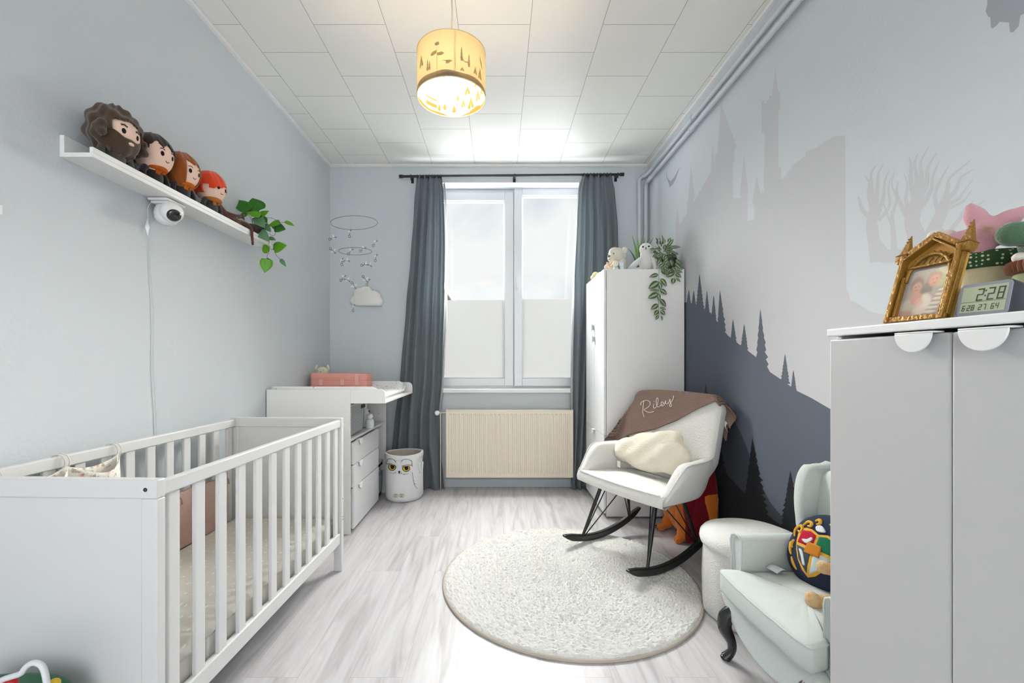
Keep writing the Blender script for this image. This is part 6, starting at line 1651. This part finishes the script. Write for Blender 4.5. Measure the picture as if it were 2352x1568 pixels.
# flower plush in a pot with a face
RIM = mat('polka_green', '#2d4a28', .9, .1)
def polka():
    m, nt, b = nodes('polka_dot_green'); co = objco(nt)
    v = nt.nodes.new('ShaderNodeTexVoronoi'); v.inputs['Scale'].default_value = 105; v.inputs['Randomness'].default_value = .25; L(nt, co, v.inputs['Vector'])
    r_ = nt.nodes.new('ShaderNodeValToRGB'); e = r_.color_ramp.elements; e[0].position = .24; e[0].color = lin('#c9cfa8'); e[1].position = .30; e[1].color = lin('#2e4a2a')
    L(nt, v.outputs['Distance'], r_.inputs[0]); L(nt, r_.outputs[0], b.inputs['Base Color']); b.inputs['Roughness'].default_value = .9; return m
fl = thing('flower_plush', 'pink flower plush growing from a cream smiling pot behind the clock', 'soft toy', (1.140, 1.022, CZ), R(30))
CRP = mat('cream_pot_plush', '#c9bf9c', .95, .1, bump=.2, bscale=300, sheen=.2)
put('pot', MB().lathe([(.001, 0), (.040, .002), (.048, .01), (.052, .06), (.056, .125), (.058, .138), (.05, .142), (.001, .142)], n=36), CRP, fl, smooth=180)
put('pot_rim', MB().lathe([(.052, .128), (.064, .132), (.068, .146), (.066, .160), (.058, .168), (.03, .168), (.001, .166)], n=40), polka(), fl, smooth=180)
put('face', MB().ell((-.018, -.0535, .110), (.0055, .003, .0055)).ell((.018, -.0535, .110), (.0055, .003, .0055)).tube([(x, -.0560, .094-.006*math.cos(x*200)) for x in (-.006, -.003, 0, .003, .006)], .0014, 6), INK, fl, smooth=180)
FPK = mat('pink_plush', '#c9959c', .95, .1, bump=.3, bscale=240, sheen=.4)
fcW = at(2262, 536, 1.0)
FM = WM[fl.name].inverted()
fc = FM @ fcW
qn = (FM.to_3x3() @ Vector((-.62, -.72, .12))).normalized(); qu = qn.cross(Vector((0, 0, 1))).normalized(); qv = qu.cross(qn)
if (WM[fl.name].to_3x3() @ qu).x < 0: qu = -qu
g = MB().ell(fc, (.030, .030, .030))
for ang in (108, 36, -22, -98, 190):
    d = qu*math.cos(R(ang))+qv*math.sin(R(ang)); q = d.to_track_quat('Z', 'Y').to_matrix()
    g.ell(fc+d*.040, (.021, .021, .032), q, 20, 14); g.ell(fc+d*.060, (.013, .013, .022), q, 16, 10)
put('petals', g, FPK, fl, remesh=.005)
g = MB()
for k in range(14):
    a = 2*PI*k/14; d = qu*math.cos(a)+qv*math.sin(a); g.tube([fc+qn*.031, fc+qn*.0305+d*(.009+.007*(k % 2))], .0004, 5)
put('stitched_centre', g, mat('stitch_yellow', '#b39a6a', .8), fl, smooth=180)
put('stem', MB().tube([Vector((0, 0, .165)), fc-Vector((0, 0, .03))+Vector((0, .01, 0)), fc+Vector((0, .012, 0))], .010, 10), RIM, fl, smooth=180)
lv = MB(); leafmesh(lv, (-.02, -.035, .05), (-.075, -.05, .02), .035, (0, -1, .4)); put('felt_leaf', lv, mat('felt_green', '#3f7d4c', .9), fl, smooth=180, solid=.003)
pp = thing('pale_petal_plush', 'cream petal of a pale plush toy showing above the gold frame apex', 'soft toy', (1.21, 1.30, CZ)) if False else None
# second plush: cream one behind the frame
p0 = at(2126, 552, 1.085)
cp_ = thing('cream_petal_plush', 'cream petalled plush standing behind the gold frame, only one petal showing', 'soft toy', (p0.x+.05, p0.y-.005, CZ), R(20))
IVP = mat('ivory_petal', '#ddcfc2', .95, .1, bump=.2, bscale=300, sheen=.3)
loc_ = Vector((p0.x+.05, p0.y-.005, CZ)); hh = p0.z-CZ
g = MB().ell((0, 0, hh), (.026, .02, .026))
for ang in (176, 232, 290): g.ell((.042*math.cos(R(ang)), 0, hh+.042*math.sin(R(ang))*.75), (.033, .016, .018), Matrix.Rotation(R(-ang), 3, 'Y'))
put('petals', g, IVP, cp_, remesh=.005)
put('pot', MB().lathe([(.001, 0), (.03, 0), (.034, .05), (.036, .075), (.001, .078)], n=28), mat('taupe_pot', '#8d8272', .9), cp_)
put('stem', MB().tube([(0, 0, .07), (0, .006, hh)], .007, 8), RIM, cp_, smooth=180)
# green succulent plush
sc_ = thing('succulent_plush', 'green succulent plush in a ribbed brown pot at the right edge of the cabinet top', 'soft toy', (1.115, .880, CZ))
MRN = mat('maroon_felt', '#5a2226', .95, .1, bump=.3, bscale=200)
put('pot', MB().lathe([(.001, 0), (.046, 0), (.050, .05), (.051, .062)], n=36), MRN, sc_)
put('pot_band', MB().lathe([(.051, .060), (.054, .066), (.054, .092), (.051, .098)], n=36, caps=False), mat('sage_felt', '#8e9470', .95), sc_)
rim_ = []
for r_, z in ((.050, .096), (.061, .100), (.064, .112), (.061, .122), (.045, .126), (.001, .126)):
    rim_.append([Vector(((r_+(.0016 if (i % 2) else -.0016)*(r_ > .05))*math.cos(2*PI*i/80), (r_+(.0016 if (i % 2) else -.0016)*(r_ > .05))*math.sin(2*PI*i/80), z)) for i in range(80)])
put('ribbed_rim', MB().loft(rim_, caps=False), mat('rust_rib', '#74452c', .9), sc_, smooth=30)
GPL = mat('moss_plush', '#4d6a4e', .95, .1, bump=.3, bscale=220, sheen=.4)
g = MB().ell((-.012, -.005, .175), (.034, .034, .055)).ell((-.052, .022, .180), (.030, .026, .026)).ell((.03, -.01, .17), (.03, .03, .05)).ell((0, .02, .16), (.035, .03, .04))
put('leaves', g, GPL, sc_, remesh=.006)
put('white_tuft', MB().ell((-.030, .028, .132), (.015, .012, .012)), mat('tuft_white', '#e8e2d6', .95), sc_, smooth=180)
# ================================================================ LIGHT
w = bpy.data.worlds.new('overcast_sky'); scene.world = w; w.use_nodes = True
nt = w.node_tree; bg = nt.nodes['Background']
tc = nt.nodes.new('ShaderNodeTexCoord')
mp = nt.nodes.new('ShaderNodeMapping'); mp.inputs['Scale'].default_value = (3.2, 3.2, 5.5); mp.inputs['Location'].default_value = (.3, .1, .45)
L(nt, tc.outputs['Generated'], mp.inputs['Vector'])
n = nt.nodes.new('ShaderNodeTexNoise'); n.inputs['Scale'].default_value = 1.3; n.inputs['Detail'].default_value = 6; n.inputs['Distortion'].default_value = .5
L(nt, mp.outputs[0], n.inputs['Vector'])
cr_ = nt.nodes.new('ShaderNodeValToRGB'); e = cr_.color_ramp.elements
e[0].position = .36; e[0].color = (.70, .765, .84, 1); e[1].position = .60; e[1].color = (1.0, 1.0, 1.0, 1)
L(nt, n.outputs['Fac'], cr_.inputs[0])
# sky behind the photographer raised as added fill, above the part through the window
sx = nt.nodes.new('ShaderNodeSeparateXYZ'); L(nt, tc.outputs['Generated'], sx.inputs[0])
mr = nt.nodes.new('ShaderNodeMapRange'); mr.inputs[1].default_value = -.1; mr.inputs[2].default_value = .75; mr.inputs[3].default_value = BACK_SKY; mr.inputs[4].default_value = FRONT_SKY
L(nt, sx.outputs['Y'], mr.inputs[0]); L(nt, cr_.outputs[0], bg.inputs['Color'])
gz = nt.nodes.new('ShaderNodeMapRange'); gz.inputs[1].default_value = -.02; gz.inputs[2].default_value = .0; gz.inputs[3].default_value = GROUND_FILL; gz.inputs[4].default_value = 1
L(nt, sx.outputs['Z'], gz.inputs[0])
gy = nt.nodes.new('ShaderNodeMapRange'); gy.inputs[1].default_value = -.1; gy.inputs[2].default_value = .2; gy.inputs[3].default_value = 1
L(nt, sx.outputs['Y'], gy.inputs[0]); L(nt, gz.outputs[0], gy.inputs[4])      # added glow below the horizon, lifts the ceiling through the window
ml = nt.nodes.new('ShaderNodeMath'); ml.operation = 'MULTIPLY'; L(nt, mr.outputs[0], ml.inputs[0]); L(nt, gy.outputs[0], ml.inputs[1])
L(nt, ml.outputs[0], bg.inputs['Strength'])
def area(nm, loc, rot, sx_, sy_, power, col):
    l = bpy.data.lights.new(nm, 'AREA'); l.shape = 'RECTANGLE'; l.size, l.size_y = sx_, sy_; l.energy = power; l.color = col
    o = bpy.data.objects.new(nm, l); COL.objects.link(o); o.location = loc; o.rotation_euler = rot; return o
sl_ = bpy.data.lights.new('hazy_sun', 'SUN'); sl_.energy = WIN_P; sl_.angle = R(80); sl_.color = (1, .985, .96)
so_ = bpy.data.objects.new('hazy_sun', sl_); COL.objects.link(so_); so_.location = (0, 8, 6); so_.rotation_euler = (R(-50), 0, R(0))
em.inputs[1].default_value = BULB
# ================================================================ CAMERA
cam = bpy.data.cameras.new('camera'); co_cam = bpy.data.objects.new('camera', cam); COL.objects.link(co_cam)
co_cam.location = (0, 0, H); co_cam.rotation_euler = (R(90), 0, 0)
cam.sensor_fit = 'HORIZONTAL'; cam.sensor_width = 36; cam.lens = F/2352*36
cam.shift_x = (1176-CX)/2352; cam.shift_y = (CY-784)/2352; cam.clip_start = .02
scene.camera = co_cam
vs_ = scene.view_settings; vs_.view_transform = 'Standard'; vs_.look = 'None'; vs_.gamma = 1; vs_.use_curve_mapping = False
vs_.exposure = EXPO
